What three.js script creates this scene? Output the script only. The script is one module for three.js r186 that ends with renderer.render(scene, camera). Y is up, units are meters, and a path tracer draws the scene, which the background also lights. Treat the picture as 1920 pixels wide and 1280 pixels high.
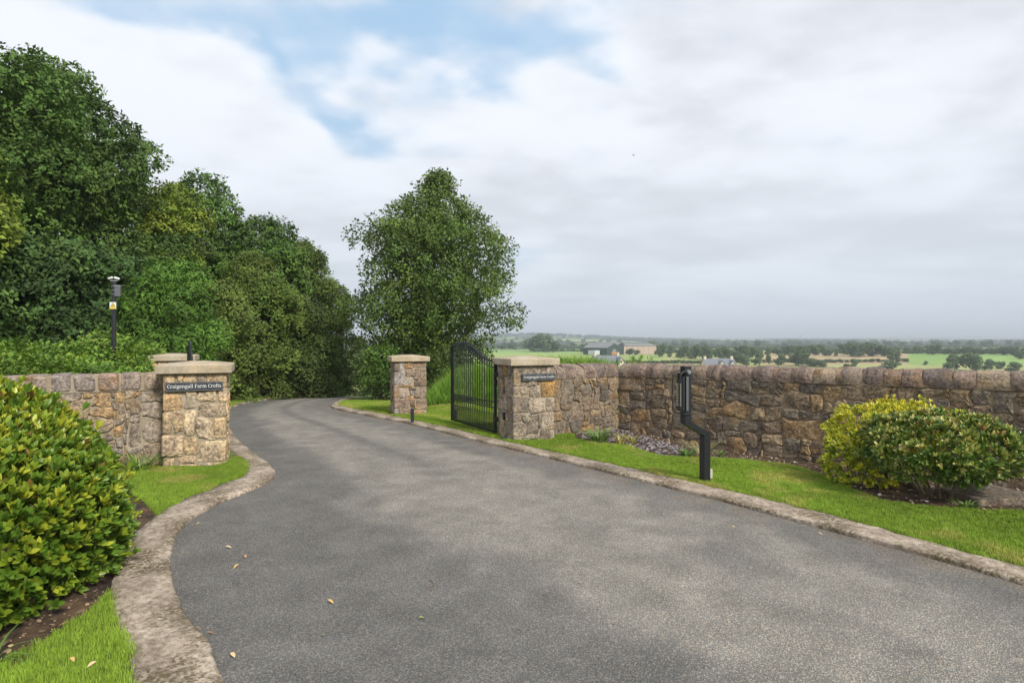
import * as THREE from 'three';
import { RoundedBoxGeometry } from 'three/addons/geometries/RoundedBoxGeometry.js';
import { TextGeometry } from 'three/addons/geometries/TextGeometry.js';
import { FontLoader } from 'three/addons/loaders/FontLoader.js';
import { mergeGeometries, toCreasedNormals } from 'three/addons/utils/BufferGeometryUtils.js';

// ---------------------------------------------------------------- camera, sky, sun, exposure
const scene = new THREE.Scene();
const EYE = 1.7, F = 1150;                       // eye height in metres, focal length in photo pixels
const camera = new THREE.PerspectiveCamera(2 * Math.atan(640 / F) * 180 / Math.PI, 1.5, 0.1, 20000);
camera.position.set(0, EYE, 0);
camera.lookAt(0, EYE, -10);
const renderer = new THREE.WebGLRenderer({ antialias: true });
renderer.toneMapping = THREE.LinearToneMapping;
renderer.toneMappingExposure = 2.7;
renderer.shadowMap.enabled = true;
const sun = new THREE.DirectionalLight(new THREE.Color(1, 0.95, 0.86), 1.5);
sun.position.set(26, 34, 22);
sun.target.position.set(0, 0, -12);
sun.castShadow = true; sun.shadow.radius = 20;
sun.shadow.mapSize.set(2048, 2048);
Object.assign(sun.shadow.camera, { left: -35, right: 35, top: 35, bottom: -35, near: 1, far: 120 });
scene.add(sun, sun.target);

// ---------------------------------------------------------------- small maths
function rngOf(seed) { let a = seed >>> 0; return () => { a = (a + 0x6D2B79F5) | 0; let t = Math.imul(a ^ (a >>> 15), 1 | a); t = (t + Math.imul(t ^ (t >>> 7), 61 | t)) ^ t; return ((t ^ (t >>> 14)) >>> 0) / 4294967296; }; }
const clamp = (x, a = 0, b = 1) => Math.min(b, Math.max(a, x));
const lerp = (a, b, t) => a + (b - a) * t;
const sstep = (a, b, x) => { const t = clamp((x - a) / (b - a)); return t * t * (3 - 2 * t); };
function hash3(x, y, z) { let h = Math.imul(x, 374761393) ^ Math.imul(y, 668265263) ^ Math.imul(z, 2147483647 ^ 0x5bd1e995); h = Math.imul(h ^ (h >>> 13), 1274126177); h ^= h >>> 16; return (h >>> 0) / 4294967296; }
function vnoise(x, y, z = 0) {
  const X = Math.floor(x), Y = Math.floor(y), Z = Math.floor(z); let u = x - X, v = y - Y, w = z - Z;
  u = u * u * (3 - 2 * u); v = v * v * (3 - 2 * v); w = w * w * (3 - 2 * w);
  const l = (a, b, t) => a + (b - a) * t;
  return l(l(l(hash3(X, Y, Z), hash3(X + 1, Y, Z), u), l(hash3(X, Y + 1, Z), hash3(X + 1, Y + 1, Z), u), v),
    l(l(hash3(X, Y, Z + 1), hash3(X + 1, Y, Z + 1), u), l(hash3(X, Y + 1, Z + 1), hash3(X + 1, Y + 1, Z + 1), u), v), w);
}
function fbm(x, y, z = 0, o = 4) { let s = 0, a = 0.5, n = 0; for (let i = 0; i < o; i++) { s += a * vnoise(x, y, z); n += a; x = x * 2.03 + 17.1; y = y * 2.03 + 5.3; z = z * 2.03 + 9.7; a *= 0.5; } return s / n; }
// tileable 2-d noise: n cells across one tile
function tnoise(u, v, n, s) { const x = u * n, y = v * n, X = Math.floor(x), Y = Math.floor(y); let a = x - X, b = y - Y; a = a * a * (3 - 2 * a); b = b * b * (3 - 2 * b); const m = (k) => ((k % n) + n) % n; const h = (i, j) => hash3(m(i), m(j), s); return lerp(lerp(h(X, Y), h(X + 1, Y), a), lerp(h(X, Y + 1), h(X + 1, Y + 1), a), b); }
function tfbm(u, v, n, s, o = 4) { let t = 0, a = 0.5, k = 0; for (let i = 0; i < o; i++) { t += a * tnoise(u, v, n, s + i * 7); k += a; n *= 2; a *= 0.5; } return t / k; }

// ---------------------------------------------------------------- the sky: thin cloud with a blue gap, hazy towards the horizon
{
  const W = 4096, Hh = 2048, data = new Float32Array(W * Hh * 4);
  const SKY = 0.385;                              // overall strength before exposure
  for (let j = 0; j < Hh; j++) {
    const el = ((j + 0.5) / Hh - 0.5) * Math.PI, y = Math.sin(el), c = Math.cos(el);
    if (el < -0.004) { for (let i = 0; i < W; i++) { const o = (j * W + i) * 4; data[o] = 0.58 * SKY; data[o + 1] = 0.66 * SKY; data[o + 2] = 0.745 * SKY; data[o + 3] = 1; } continue; }
    for (let i = 0; i < W; i++) {
      const a = ((i + 0.5) / W - 0.5) * 2 * Math.PI, x = Math.cos(a) * c, z = Math.sin(a) * c;
      const yy = Math.max(y, 0);
      const px = x / (yy + 0.16), pz = z / (yy + 0.16);
      // the broken part of the cloud sheet, ahead and above
      const az = Math.atan2(x, -z) * 57.3, ed = el * 57.3;
      const wx = (fbm(px * 2.4 + 3, pz * 2.4, 2, 6) - 0.5) * 34, wy = (fbm(px * 2.4 + 13, pz * 2.4, 5, 6) - 0.5) * 19;
      const g = (ca, ce, sa, se, rot) => { const dx = az + wx - ca, dy = ed + wy - ce, q = Math.cos(rot), r = Math.sin(rot); const p = (dx * q + dy * r) / sa, t = (-dx * r + dy * q) / se; return Math.exp(-p * p - t * t); };
      const gap = 0.86 * g(-14, 28, 12, 3.8, -0.1) + 0.72 * g(-23, 23, 6, 3.4, -0.6) + 0.68 * g(4, 26, 9, 2.8, 0.05) + 0.4 * g(-6, 34, 16, 5, 0) + 0.4 * g(34, 25, 10, 1.6, 0.1);
      const big = fbm(px * 0.9, pz * 0.9, 1, 5), fine = fbm(px * 3.1 + 7, pz * 3.1, 3, 5);
      let cover = 0.74 + 0.75 * (big - 0.42) + 0.75 * (fine - 0.5) + 0.45 * (fbm(px * 8, pz * 8, 9, 4) - 0.5) - 0.95 * gap;
      cover = sstep(-0.12, 0.72, cover);
      // thick parts are greyer, thin parts near white
      const thick = sstep(0.38, 0.68, fbm(px * 0.7 + 31, pz * 1.1 + 4, 8, 5));
      const puff = fbm(px * 1.9 + 2, pz * 2.6, 6, 5);
      const wisp = fbm(px * 7 + 1, pz * 9, 4, 4);
      const up = 0.35 + 0.65 * sstep(0.08, 0.4, yy), w = 0.83 + 0.27 * sstep(0, 1, 0.80 - 0.5 * thick + 1.3 * (puff - 0.5) + up * (0.8 * (fine - 0.5) + 0.75 * (wisp - 0.5)));
      const cloud = [0.855 * w, 0.89 * w, 0.945 * w + 0.015];
      const b = sstep(0, 0.5, yy), blue = [lerp(0.52, 0.40, b), lerp(0.70, 0.61, b), lerp(0.88, 0.85, b)];
      const hz = Math.exp(-yy * 7.5), haze = [0.63, 0.72, 0.81];
      const o = (j * W + i) * 4;
      for (let k = 0; k < 3; k++) {
        let v = lerp(blue[k], cloud[k], cover); v = lerp(v, haze[k], 0.92 * hz);
        if (y < 0) v = haze[k] * 0.92;
        data[o + k] = v * SKY;
      }
      data[o + 3] = 1;
    }
  }
  const sky = new THREE.DataTexture(data, W, Hh, THREE.RGBAFormat, THREE.FloatType);
  sky.mapping = THREE.EquirectangularReflectionMapping; sky.magFilter = THREE.LinearFilter; sky.minFilter = THREE.LinearFilter; sky.wrapS = THREE.RepeatWrapping; sky.needsUpdate = true;
  scene.background = sky; scene.environment = sky;
}
scene.fog = new THREE.FogExp2(new THREE.Color(0.80, 0.88, 0.97), 0.00038);

// ---------------------------------------------------------------- bookkeeping
const taken = new Map();
function numbered(n) { const k = taken.get(n) || 0; taken.set(n, k + 1); return k ? `${n}_${String(k).padStart(3, '0')}` : n; }
function thing(name, label, category, group, pos = [0, 0, 0], turn = 0) {
  const o = new THREE.Group(); o.name = numbered(name); o.userData = { label, category }; if (group) o.userData.group = group;
  o.position.set(...pos); o.rotation.y = turn; scene.add(o); return o;
}
function part(name, geo, mat, parent, pos, kind) {
  const m = new THREE.Mesh(geo, mat); m.name = name; m.castShadow = m.receiveShadow = true; if (pos) m.position.set(...pos); if (kind) m.userData.kind = kind; parent.add(m); return m;
}
function tag(o, label, category, group) { o.userData = { ...o.userData, label, category }; if (group) o.userData.group = group; return o; }
function struct(name, geo, mat, label) { const m = part(numbered(name), geo, mat, scene); m.userData = { kind: 'structure', label, category: name.split('_').pop() }; return m; }
function instanced(name, geo, mat, parent, list, kind) {           // list: {m: Matrix4, c: Color}
  const im = new THREE.InstancedMesh(geo, mat, list.length); im.name = name; im.castShadow = im.receiveShadow = true;
  list.forEach((e, i) => { im.setMatrixAt(i, e.m); if (e.c) im.setColorAt(i, e.c); });
  if (kind) im.userData.kind = kind; parent.add(im); return im;
}
const lin = (r, g, b) => new THREE.Color().setRGB(r, g, b);
const std = (c, o = {}) => new THREE.MeshStandardMaterial({ color: c, roughness: 0.85, metalness: 0, ...o });
const ORD = ['first', 'second', 'third', 'fourth', 'fifth', 'sixth', 'seventh', 'eighth', 'ninth', 'tenth', 'eleventh', 'twelfth', 'thirteenth', 'fourteenth', 'fifteenth', 'sixteenth', 'seventeenth', 'eighteenth', 'nineteenth', 'twentieth'];

// a bumpy loft along points with radii
function taper(pts, radii, seg = 7, close = true) {
  const pos = [], idx = [], uv = []; let len = 0; const n = pts.length; let ref = new THREE.Vector3(0.31, 0.2, 0.93);
  for (let i = 0; i < n; i++) {
    const t = new THREE.Vector3().subVectors(pts[Math.min(i + 1, n - 1)], pts[Math.max(i - 1, 0)]).normalize();
    if (Math.abs(t.dot(ref)) > 0.95) ref = new THREE.Vector3(1, 0.1, 0);
    const a = new THREE.Vector3().crossVectors(t, ref).normalize(), b = new THREE.Vector3().crossVectors(t, a);
    if (i) len += pts[i].distanceTo(pts[i - 1]);
    for (let k = 0; k <= seg; k++) { const q = k / seg * Math.PI * 2, r = radii[i]; pos.push(pts[i].x + (a.x * Math.cos(q) + b.x * Math.sin(q)) * r, pts[i].y + (a.y * Math.cos(q) + b.y * Math.sin(q)) * r, pts[i].z + (a.z * Math.cos(q) + b.z * Math.sin(q)) * r); uv.push(k / seg * radii[0] * 6, len); }
  }
  for (let i = 0; i < n - 1; i++) for (let k = 0; k < seg; k++) { const p = i * (seg + 1) + k, q = p + seg + 1; idx.push(p, q, p + 1, p + 1, q, q + 1); }
  const g = new THREE.BufferGeometry(); g.setAttribute('position', new THREE.Float32BufferAttribute(pos, 3)); g.setAttribute('uv', new THREE.Float32BufferAttribute(uv, 2)); g.setIndex(idx); g.computeVertexNormals(); return g;
}
const V = (x, y, z) => new THREE.Vector3(x, y, z);

// ---------------------------------------------------------------- the lie of the land; D is metres ahead of the camera (-z)
const WA = [2.06, 11.86], WB = [6.5, 7.8];                          // foot of the long wall: inner corner, and towards the camera
const WU = [(WB[0] - WA[0]) / Math.hypot(4.44, 4.06), (WB[1] - WA[1]) / Math.hypot(4.44, 4.06)];
function wallFront(x, D) { return -((x - WA[0]) * -WU[1] + (D - WA[1]) * WU[0]); }   // metres in front of the long wall's face
const PROF = [[28, -0.83], [60, -3.6], [130, -9], [220, -12.3], [300, -11.8], [420, -7.5], [600, -7.5], [900, -6], [1500, -4.5], [2500, 0], [4000, 14], [6500, 42], [9000, 66], [12000, 74]];
function prof(D) {
  let i = 0; while (i < PROF.length - 2 && D > PROF[i + 1][0]) i++;
  const [x0, y0] = PROF[i], [x1, y1] = PROF[i + 1], h = x1 - x0;
  const sl = (k) => k <= 0 ? -0.0874 : k >= PROF.length - 1 ? 0 : (PROF[k + 1][1] - PROF[k - 1][1]) / (PROF[k + 1][0] - PROF[k - 1][0]);
  const t = clamp((D - x0) / h), t2 = t * t, t3 = t2 * t;
  return (2 * t3 - 3 * t2 + 1) * y0 + (t3 - 2 * t2 + t) * h * sl(i) + (-2 * t3 + 3 * t2) * y1 + (t3 - t2) * h * sl(i + 1);
}
function H(x, D) {
  let h = D < 9 ? 0 : D < 28 ? -0.0023 * (D - 9) ** 2 : prof(D);
  const wf = wallFront(x, D);
  if (D < 15 && x > 1) h -= 0.19 * sstep(1.8, 4.2, x) * (1 - sstep(0.2, 2.3, wf));
  if (D > 11 && D < 30) h += 0.72 * Math.exp(-(((D - 19) / 2.3) ** 2)) * sstep(-2.9, -1.2, x) + 0.25 * Math.exp(-(((D - 18) / 2) ** 2)) * sstep(-1.2, 1, x);
  if (D > 700) {
    const k = sstep(700, 2600, D), az = Math.atan2(x, D) * 57.3;
    h += k * ((fbm(x / 900 + 40, D / 1100, 1, 3) - 0.5) * 16 * sstep(900, 4500, D));
    h += 24 * Math.exp(-(((az - 2) / 8) ** 2)) * sstep(1100, 2500, D) * (1 - 0.5 * sstep(2600, 3600, D));
    h += 34 * Math.exp(-(((az - 33.5) / 3.2) ** 2)) * sstep(4500, 6200, D) + (fbm(az * 0.35, 3, 5, 3) - 0.5) * 50 * sstep(6000, 8500, D) + 9 * Math.exp(-(((az - 41) / 3) ** 2)) * sstep(4500, 6200, D);
    h += 14 * Math.exp(-(((az + 14) / 9) ** 2)) * sstep(1500, 2600, D);
  }
  return h;
}
// where the sight line through a point of the photograph meets the land: used once to read positions off the picture
function hit(px, py, from = 1, to = 9000) {
  const sx = (px - 960) / F, sy = (py - 640) / F; let D = from, step;
  for (; D < to; D += step) { step = Math.max(0.01, D * 0.002); if (EYE - sy * D <= H(sx * D, D)) break; }
  return [sx * D, D];
}
const P3 = (p, dy = 0) => V(p[0], H(p[0], p[1]) + dy, -p[1]);

// ---------------------------------------------------------------- textures (colour, grain and fine relief only)
function tex(n, fn, srgb, repeat) {
  const d = new Uint8Array(n * n * 4);
  for (let j = 0; j < n; j++) for (let i = 0; i < n; i++) { const c = fn((i + 0.5) / n, (j + 0.5) / n, i, j), o = (j * n + i) * 4; d[o] = clamp(c[0]) * 255; d[o + 1] = clamp(c[1]) * 255; d[o + 2] = clamp(c[2]) * 255; d[o + 3] = 255; }
  const t = new THREE.DataTexture(d, n, n); t.wrapS = t.wrapT = THREE.RepeatWrapping; t.magFilter = THREE.LinearFilter; t.minFilter = THREE.LinearMipmapLinearFilter; t.generateMipmaps = true;
  if (srgb) t.colorSpace = THREE.SRGBColorSpace; t.repeat.set(repeat, repeat); t.needsUpdate = true; return t;
}
function splats(n, count, r0, r1, seed) {                            // stone chips pressed into a surface: height and tone per pixel
  const r = rngOf(seed), h = new Float32Array(n * n), tone = new Float32Array(n * n).fill(0.5);
  for (let k = 0; k < count; k++) {
    const cx = r() * n, cy = r() * n, rad = lerp(r0, r1, r() ** 2), t = r(), e = 0.6 + 0.8 * r(), q = r() * 3.14, ca = Math.cos(q), sa = Math.sin(q), R = Math.ceil(rad * 1.3);
    for (let y = -R; y <= R; y++) for (let x = -R; x <= R; x++) {
      const u = (x * ca + y * sa) / rad / e, v = (-x * sa + y * ca) / rad * e, d = u * u + v * v; if (d > 1) continue;
      const o = (((cy | 0) + y + n) % n) * n + (((cx | 0) + x + n) % n), hh = (0.35 + 0.65 * t) * Math.sqrt(1 - d * 0.8);
      if (hh > h[o]) { h[o] = hh; tone[o] = t; }
    }
  }
  return { h, tone };
}
const T = {};
{ // tarmac: chippings in a grey binder; one tile is 3 m
  const n = 2048, s = splats(n, 150000, 1.6, 5.2, 11);
  T.tarC = tex(n, (u, v, i, j) => { const o = j * n + i, c = s.h[o], f = tfbm(u, v, 10, 3, 4); const k = 0.62 + 0.15 * (s.tone[o] - 0.5) * (c > 0 ? 1 : 0) + 0.20 * (c - 0.35) + 0.16 * (f - 0.5) + (hash3(i, j, 5) - 0.5) * 0.1 - (s.tone[o] < 0.03 ? 0.2 : 0); const w = (hash3(Math.round(s.tone[o] * 4000), 3, 9) - 0.5) * 0.05; return [k + w + 0.004, k, k - w - 0.006]; }, true, 1 / 2.4);
  T.tarB = tex(n, (u, v, i, j) => { const k = s.h[j * n + i]; return [k, k, k]; }, false, 1 / 2.4);
}
{ // concrete edging: fine sand, pits and dark moss in patches; one tile is 2 m
  const n = 1024, s = splats(n, 26000, 0.8, 2.6, 21);
  const m = (u, v) => 0.95 * sstep(0.46, 0.66, tfbm(u, v, 6, 31, 5)) * sstep(0.40, 0.70, tfbm(u, v, 120, 77, 3));
  T.conC = tex(n, (u, v, i, j) => { const o = j * n + i, f = tfbm(u, v, 6, 9, 6), k = 0.59 + 0.36 * (f - 0.5) + 0.34 * (tfbm(u, v, 70, 63, 3) - 0.5) + 0.12 * (s.tone[o] - 0.5) + (hash3(i, j, 4) - 0.5) * 0.12 - (s.tone[o] < 0.05 ? 0.18 : 0), w = m(u, v); return [lerp(k + 0.02, 0.36, w), lerp(k - 0.02, 0.33, w), lerp(k - 0.065, 0.23, w)]; }, true, 1 / 2);
  T.conB = tex(n, (u, v, i, j) => { const k = 0.4 * s.h[j * n + i] + 0.4 * tfbm(u, v, 30, 5, 4) + 0.3 * m(u, v); return [k, k, k]; }, false, 1 / 2);
}
{ // weathered sandstone: grain, bedding, pits, stains; one tile is 1.2 m
  const n = 1024, mk = (seed, band) => {
    const s = splats(n, 9000, 1, 4.5, seed);
    const hgt = (u, v, o) => 0.5 * tfbm(u, v, 14, seed, 5) + 0.3 * tfbm(u, v * 1, 50, seed + 40, 3) + band * 0.25 * tnoise(u * 0.2, v, 40, seed + 5) - 0.35 * (s.tone[o] < 0.35 ? s.h[o] : 0);
    const C = tex(n, (u, v, i, j) => {
      const o = j * n + i, f = tfbm(u, v, 7, seed + 3, 5), g = tfbm(u, v, 60, seed + 13, 3), st = 0.6 * sstep(0.5, 0.8, tfbm(u, v, 12, seed + 23, 5)), li = sstep(0.62, 0.74, tfbm(u, v, 16, seed + 51, 4)), ye = sstep(0.60, 0.8, tfbm(u, v, 5, seed + 61, 4));
      let k = 0.79 + 0.36 * (f - 0.5) + 0.62 * (g - 0.5) + (hash3(i, j, seed) - 0.5) * 0.14 - (s.tone[o] < 0.35 ? 0.22 * s.h[o] : 0);
      let r = k, gg = k, b = k; r = lerp(r, r * 0.66, st); gg = lerp(gg, gg * 0.66, st); b = lerp(b, b * 0.70, st);
      r = lerp(r, 0.86, li * 0.45); gg = lerp(gg, 0.87, li * 0.45); b = lerp(b, 0.84, li * 0.45); r += 0.05 * ye; b -= 0.09 * ye;
      return [r, gg, b];
    }, true, 1 / 1.2);
    const B = tex(n, (u, v, i, j) => { const k = 0.25 + 0.75 * hgt(u, v, j * n + i); return [k, k, k]; }, false, 1 / 1.2);
    return [C, B];
  };
  [T.stC, T.stB] = mk(101, 0.5); [T.st2C, T.st2B] = mk(301, 1.1);
}
T.plainC = tex(512, (u, v, i, j) => { const k = 0.84 + 0.26 * (tfbm(u, v, 6, 41, 5) - 0.5) + 0.14 * (tfbm(u, v, 60, 45, 2) - 0.5) + (hash3(i, j, 6) - 0.5) * 0.09, y = 0.06 * (tfbm(u, v, 4, 47, 4) - 0.5); return [k + y, k, k - y * 1.5]; }, true, 1 / 1.1);
T.soilC = tex(512, (u, v, i, j) => { const k = 0.55 + 0.7 * (tfbm(u, v, 12, 3, 5) - 0.5) + (hash3(i, j, 8) - 0.5) * 0.25; return [k, k * 0.92, k * 0.82]; }, true, 1);
T.soilB = tex(512, (u, v, i, j) => { const k = tfbm(u, v, 20, 3, 4) * 0.7 + hash3(i, j, 8) * 0.3; return [k, k, k]; }, false, 1);
T.barkB = tex(256, (u, v) => { const k = tnoise(u, v * 0.25, 24, 2) * 0.6 + tfbm(u, v, 16, 6, 3) * 0.4; return [k, k, k]; }, false, 2);
T.turfC = tex(1024, (u, v, i, j) => { const k = 0.62 + 0.5 * (tfbm(u, v, 40, 3, 4) - 0.5) + (hash3(i, j, 2) - 0.5) * 0.3, y = tfbm(u, v, 5, 15, 4) - 0.5; return [k + 0.25 * y, k, k - 0.2 * y]; }, true, 0.5);
const M = {
  tar: std(lin(1, 1, 1), { map: T.tarC, bumpMap: T.tarB, bumpScale: 0.0055, roughness: 0.9, vertexColors: true }),
  kerb: std(lin(0.98, 0.92, 0.84), { map: T.conC, bumpMap: T.conB, bumpScale: 0.014, roughness: 0.95 }),
  mortar: std(lin(0.50, 0.415, 0.30), { map: T.plainC, bumpMap: T.conB, bumpScale: 0.006, roughness: 1 }),
  mortarDark: std(lin(0.37, 0.285, 0.195), { map: T.plainC, bumpMap: T.conB, bumpScale: 0.006, roughness: 1 }),
  cap: std(lin(0.60, 0.50, 0.36), { map: T.plainC, bumpMap: T.conB, bumpScale: 0.003, roughness: 0.95 }),
  soil: std(lin(0.27, 0.19, 0.125), { map: T.soilC, bumpMap: T.soilB, bumpScale: 0.02, roughness: 1 }),
  turf: std(lin(0.30, 0.38, 0.07), { map: T.turfC, roughness: 1 }),
  land: std(lin(1, 1, 1), { vertexColors: true, roughness: 1 }),
  black: std(lin(0.016, 0.018, 0.021), { roughness: 0.42 }),
  iron: std(lin(0.018, 0.020, 0.023), { roughness: 0.38 }),
  slate: std(lin(0.030, 0.034, 0.042), { roughness: 0.55 }),
  white: std(lin(0.75, 0.75, 0.74), { roughness: 0.5 }),
  paleGrey: std(lin(0.42, 0.43, 0.44), { roughness: 0.5 }),
  steel: std(lin(0.42, 0.43, 0.44), { roughness: 0.35, metalness: 0.8 }),
  galvDark: std(lin(0.16, 0.165, 0.175), { roughness: 0.45, metalness: 0.5 }),
  yellow: std(lin(0.75, 0.52, 0.02), { roughness: 0.5 }),
  beige: std(lin(0.50, 0.45, 0.36), { roughness: 0.6 }),
  bark: std(lin(0.085, 0.07, 0.05), { bumpMap: T.barkB, bumpScale: 0.02, roughness: 1 }),
  twig: std(lin(0.17, 0.135, 0.09), { roughness: 1 }),
  leaf: new THREE.MeshPhysicalMaterial({ color: 0xffffff, roughness: 0.7, specularIntensity: 0.45, transmission: 0.3, thickness: 0, side: THREE.DoubleSide }),
  blade: new THREE.MeshPhysicalMaterial({ color: 0xffffff, roughness: 0.8, specularIntensity: 0.3, transmission: 0.35, thickness: 0, side: THREE.DoubleSide }),
};
const stoneMats = {};
function tones(key, list, second) { stoneMats[key] = list.map((c, i) => std(lin(...c), { map: i % 2 && second ? T.st2C : T.stC, bumpMap: i % 2 && second ? T.st2B : T.stB, bumpScale: 0.022, roughness: 0.95 })); }
const mulc = (l, k) => l.map((c) => c.map((v) => v * k));
const SAND = [[0.66, 0.50, 0.33], [0.60, 0.46, 0.32], [0.70, 0.56, 0.40], [0.58, 0.47, 0.36], [0.62, 0.44, 0.27], [0.50, 0.42, 0.33], [0.68, 0.52, 0.38], [0.46, 0.37, 0.28]];
const BROWN = [[0.40, 0.30, 0.20], [0.33, 0.25, 0.18], [0.26, 0.205, 0.155], [0.45, 0.34, 0.225], [0.22, 0.185, 0.155], [0.36, 0.285, 0.215], [0.42, 0.29, 0.17], [0.30, 0.25, 0.20]];
tones('sand', SAND.map(([a, b, c]) => [a * 1.2, b * 1.16, c * 1.04]), true);
tones('mid', [[0.56, 0.45, 0.33], [0.47, 0.39, 0.29], [0.40, 0.335, 0.26], [0.60, 0.48, 0.36], [0.36, 0.29, 0.22], [0.52, 0.43, 0.34], [0.62, 0.38, 0.15], [0.44, 0.37, 0.29]], true);
tones('rose', [[0.50, 0.37, 0.27], [0.44, 0.32, 0.235], [0.36, 0.27, 0.20], [0.55, 0.43, 0.33], [0.30, 0.235, 0.185], [0.48, 0.345, 0.26], [0.66, 0.42, 0.20], [0.60, 0.52, 0.45]], true);
tones('wallL', [[0.56, 0.42, 0.28], [0.48, 0.37, 0.265], [0.58, 0.45, 0.31], [0.42, 0.35, 0.28], [0.60, 0.40, 0.21], [0.46, 0.375, 0.29], [0.52, 0.40, 0.27], [0.38, 0.30, 0.23]], true);
tones('wallR', BROWN.map(([a, b, c]) => [a * 1.14, b * 1.12, c * 1.05]), true);
tones('copeL', mulc([[0.40, 0.315, 0.26], [0.34, 0.28, 0.245], [0.44, 0.32, 0.25], [0.37, 0.31, 0.27], [0.50, 0.39, 0.29]], 1.15), true);
tones('copeR', mulc([[0.31, 0.235, 0.19], [0.27, 0.205, 0.17], [0.36, 0.28, 0.215], [0.24, 0.19, 0.165], [0.44, 0.34, 0.24], [0.33, 0.24, 0.19]], 1.12), true);

// ---------------------------------------------------------------- drive edges, read off the picture
const near = (list) => list.map(([x, y]) => hit(x, y, 1, 40));
function spline(pts, step = 0.14) { const c = new THREE.CatmullRomCurve3(pts.map(([x, d]) => V(x, 0, d)), false, 'centripetal'); const n = Math.ceil(c.getLength() / step); return c.getSpacedPoints(n).map((p) => [p.x, p.z]); }
const TAILL = [[-9.6, 29], [-9.4, 34]], TAILR = [[-6.2, 30], [-6.0, 34]];
const leftI = spline([[1.6, -4], [0.9, -0.6], [-0.2, 1.55], [-0.95, 2.45], ...near([[413, 1280], [390, 1215], [350, 1160], [325, 1100], [318, 1050], [330, 1010], [360, 975], [410, 945], [460, 925], [500, 908], [516, 893], [508, 876], [488, 860], [463, 842], [441, 822], [428, 802]]), [-6.9, 14.4], ...near([[428, 768], [460, 757], [500, 750]]), ...TAILL]);
const leftO = spline([[1.2, -4.2], [0.5, -0.9], [-0.65, 1.35], [-1.4, 2.25], ...near([[245, 1280], [225, 1200], [207, 1150], [205, 1110], [225, 1055], [245, 1015], [285, 980], [340, 945], [400, 920], [445, 903], [464, 887], [455, 868], [434, 850], [412, 832], [396, 815], [384, 797]]), [-7.3, 14.6], ...near([[428, 765], [458, 755], [500, 748.3]]), ...TAILL.map(([x, d]) => [x - 0.4, d])]);
const rightI = spline([[11, -2.8], [6.6, 1.0], [5.3, 2.5], ...near([[1920, 1097], [1800, 1063], [1600, 1008], [1400, 953], [1200, 902], [1000, 853], [930, 836], [850, 816], [770, 796], [700, 782], [650, 772], [622, 764.5], [627, 756], [645, 749]]), ...TAILR]);
const rightO = spline([[11.25, -2.5], [6.9, 1.2], [5.6, 2.75], ...near([[1920, 1068], [1800, 1035], [1600, 978], [1400, 930], [1200, 884], [1000, 840], [930, 824], [850, 805], [770, 788], [715, 777], [668, 768], [641, 761.5], [648, 754], [663, 747.6]]), ...TAILR.map(([x, d]) => [x + 0.35, d])]);
for (const p of rightO) { let b = 1e9, q; for (const c of rightI) { const e = (c[0] - p[0]) ** 2 + (c[1] - p[1]) ** 2; if (e < b) { b = e; q = c; } } p[0] = lerp(q[0], p[0], 0.82); p[1] = lerp(q[1], p[1], 0.82); }
function inside(poly, x, y) { let c = false; for (let i = 0, j = poly.length - 1; i < poly.length; j = i++) { const [xi, yi] = poly[i], [xj, yj] = poly[j]; if ((yi > y) !== (yj > y) && x < (xj - xi) * (y - yi) / (yj - yi) + xi) c = !c; } return c; }
function distTo(line, x, y) { let b = 1e9; for (let i = 1; i < line.length; i++) { const [ax, ay] = line[i - 1], [bx, by] = line[i], dx = bx - ax, dy = by - ay, t = clamp(((x - ax) * dx + (y - ay) * dy) / (dx * dx + dy * dy)), q = (x - ax - dx * t) ** 2 + (y - ay - dy * t) ** 2; if (q < b) b = q; } return Math.sqrt(b); }
const polyI = [...leftI, ...[...rightI].reverse()], polyO = [...leftO, ...[...rightO].reverse()];
const bedR = [...near([[1078, 826], [1120, 836], [1175, 840], [1218, 856], [1240, 861], [1274, 864], [1363, 867], [1475, 876], [1540, 896], [1590, 922], [1659, 946], [1738, 957], [1837, 964], [1925, 966]]), [8.2, 6.0], [8.2, 7.0], [2.2, 12.3], [1.1, 11.3]];
const bedL = [[-2.60, 3.40], [-2.60, 3.83], [-2.73, 4.2], [-2.9, 4.8], [-3.15, 5.6], [-4, 6.6], [-8, 6.6], [-8, 2.3], [-3.3, 2.7], [-2.67, 3.15]];
function sheet(x0, x1, d0, d1, cell, keep, yof, colour) {               // a sheet of square cells that follows the land
  const nx = Math.round((x1 - x0) / cell), nd = Math.round((d1 - d0) / cell), id = new Int32Array((nx + 1) * (nd + 1)).fill(-1), pos = [], uv = [], col = [], idx = [];
  const vert = (i, j) => { const k = j * (nx + 1) + i; if (id[k] < 0) { const x = x0 + i * cell, D = d0 + j * cell; id[k] = pos.length / 3; pos.push(x, H(x, D) + yof(x, D), -D); uv.push(x, D); if (colour) col.push(...colour(x, D)); } return id[k]; };
  for (let j = 0; j < nd; j++) for (let i = 0; i < nx; i++) if (keep(x0 + (i + 0.5) * cell, d0 + (j + 0.5) * cell)) { const a = vert(i, j), b = vert(i + 1, j), c = vert(i + 1, j + 1), d = vert(i, j + 1); idx.push(a, b, c, a, c, d); }
  const g = new THREE.BufferGeometry(); g.setAttribute('position', new THREE.Float32BufferAttribute(pos, 3)); g.setAttribute('uv', new THREE.Float32BufferAttribute(uv, 2)); if (colour) g.setAttribute('color', new THREE.Float32BufferAttribute(col, 3)); g.setIndex(idx); g.computeVertexNormals(); return g;
}
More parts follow.
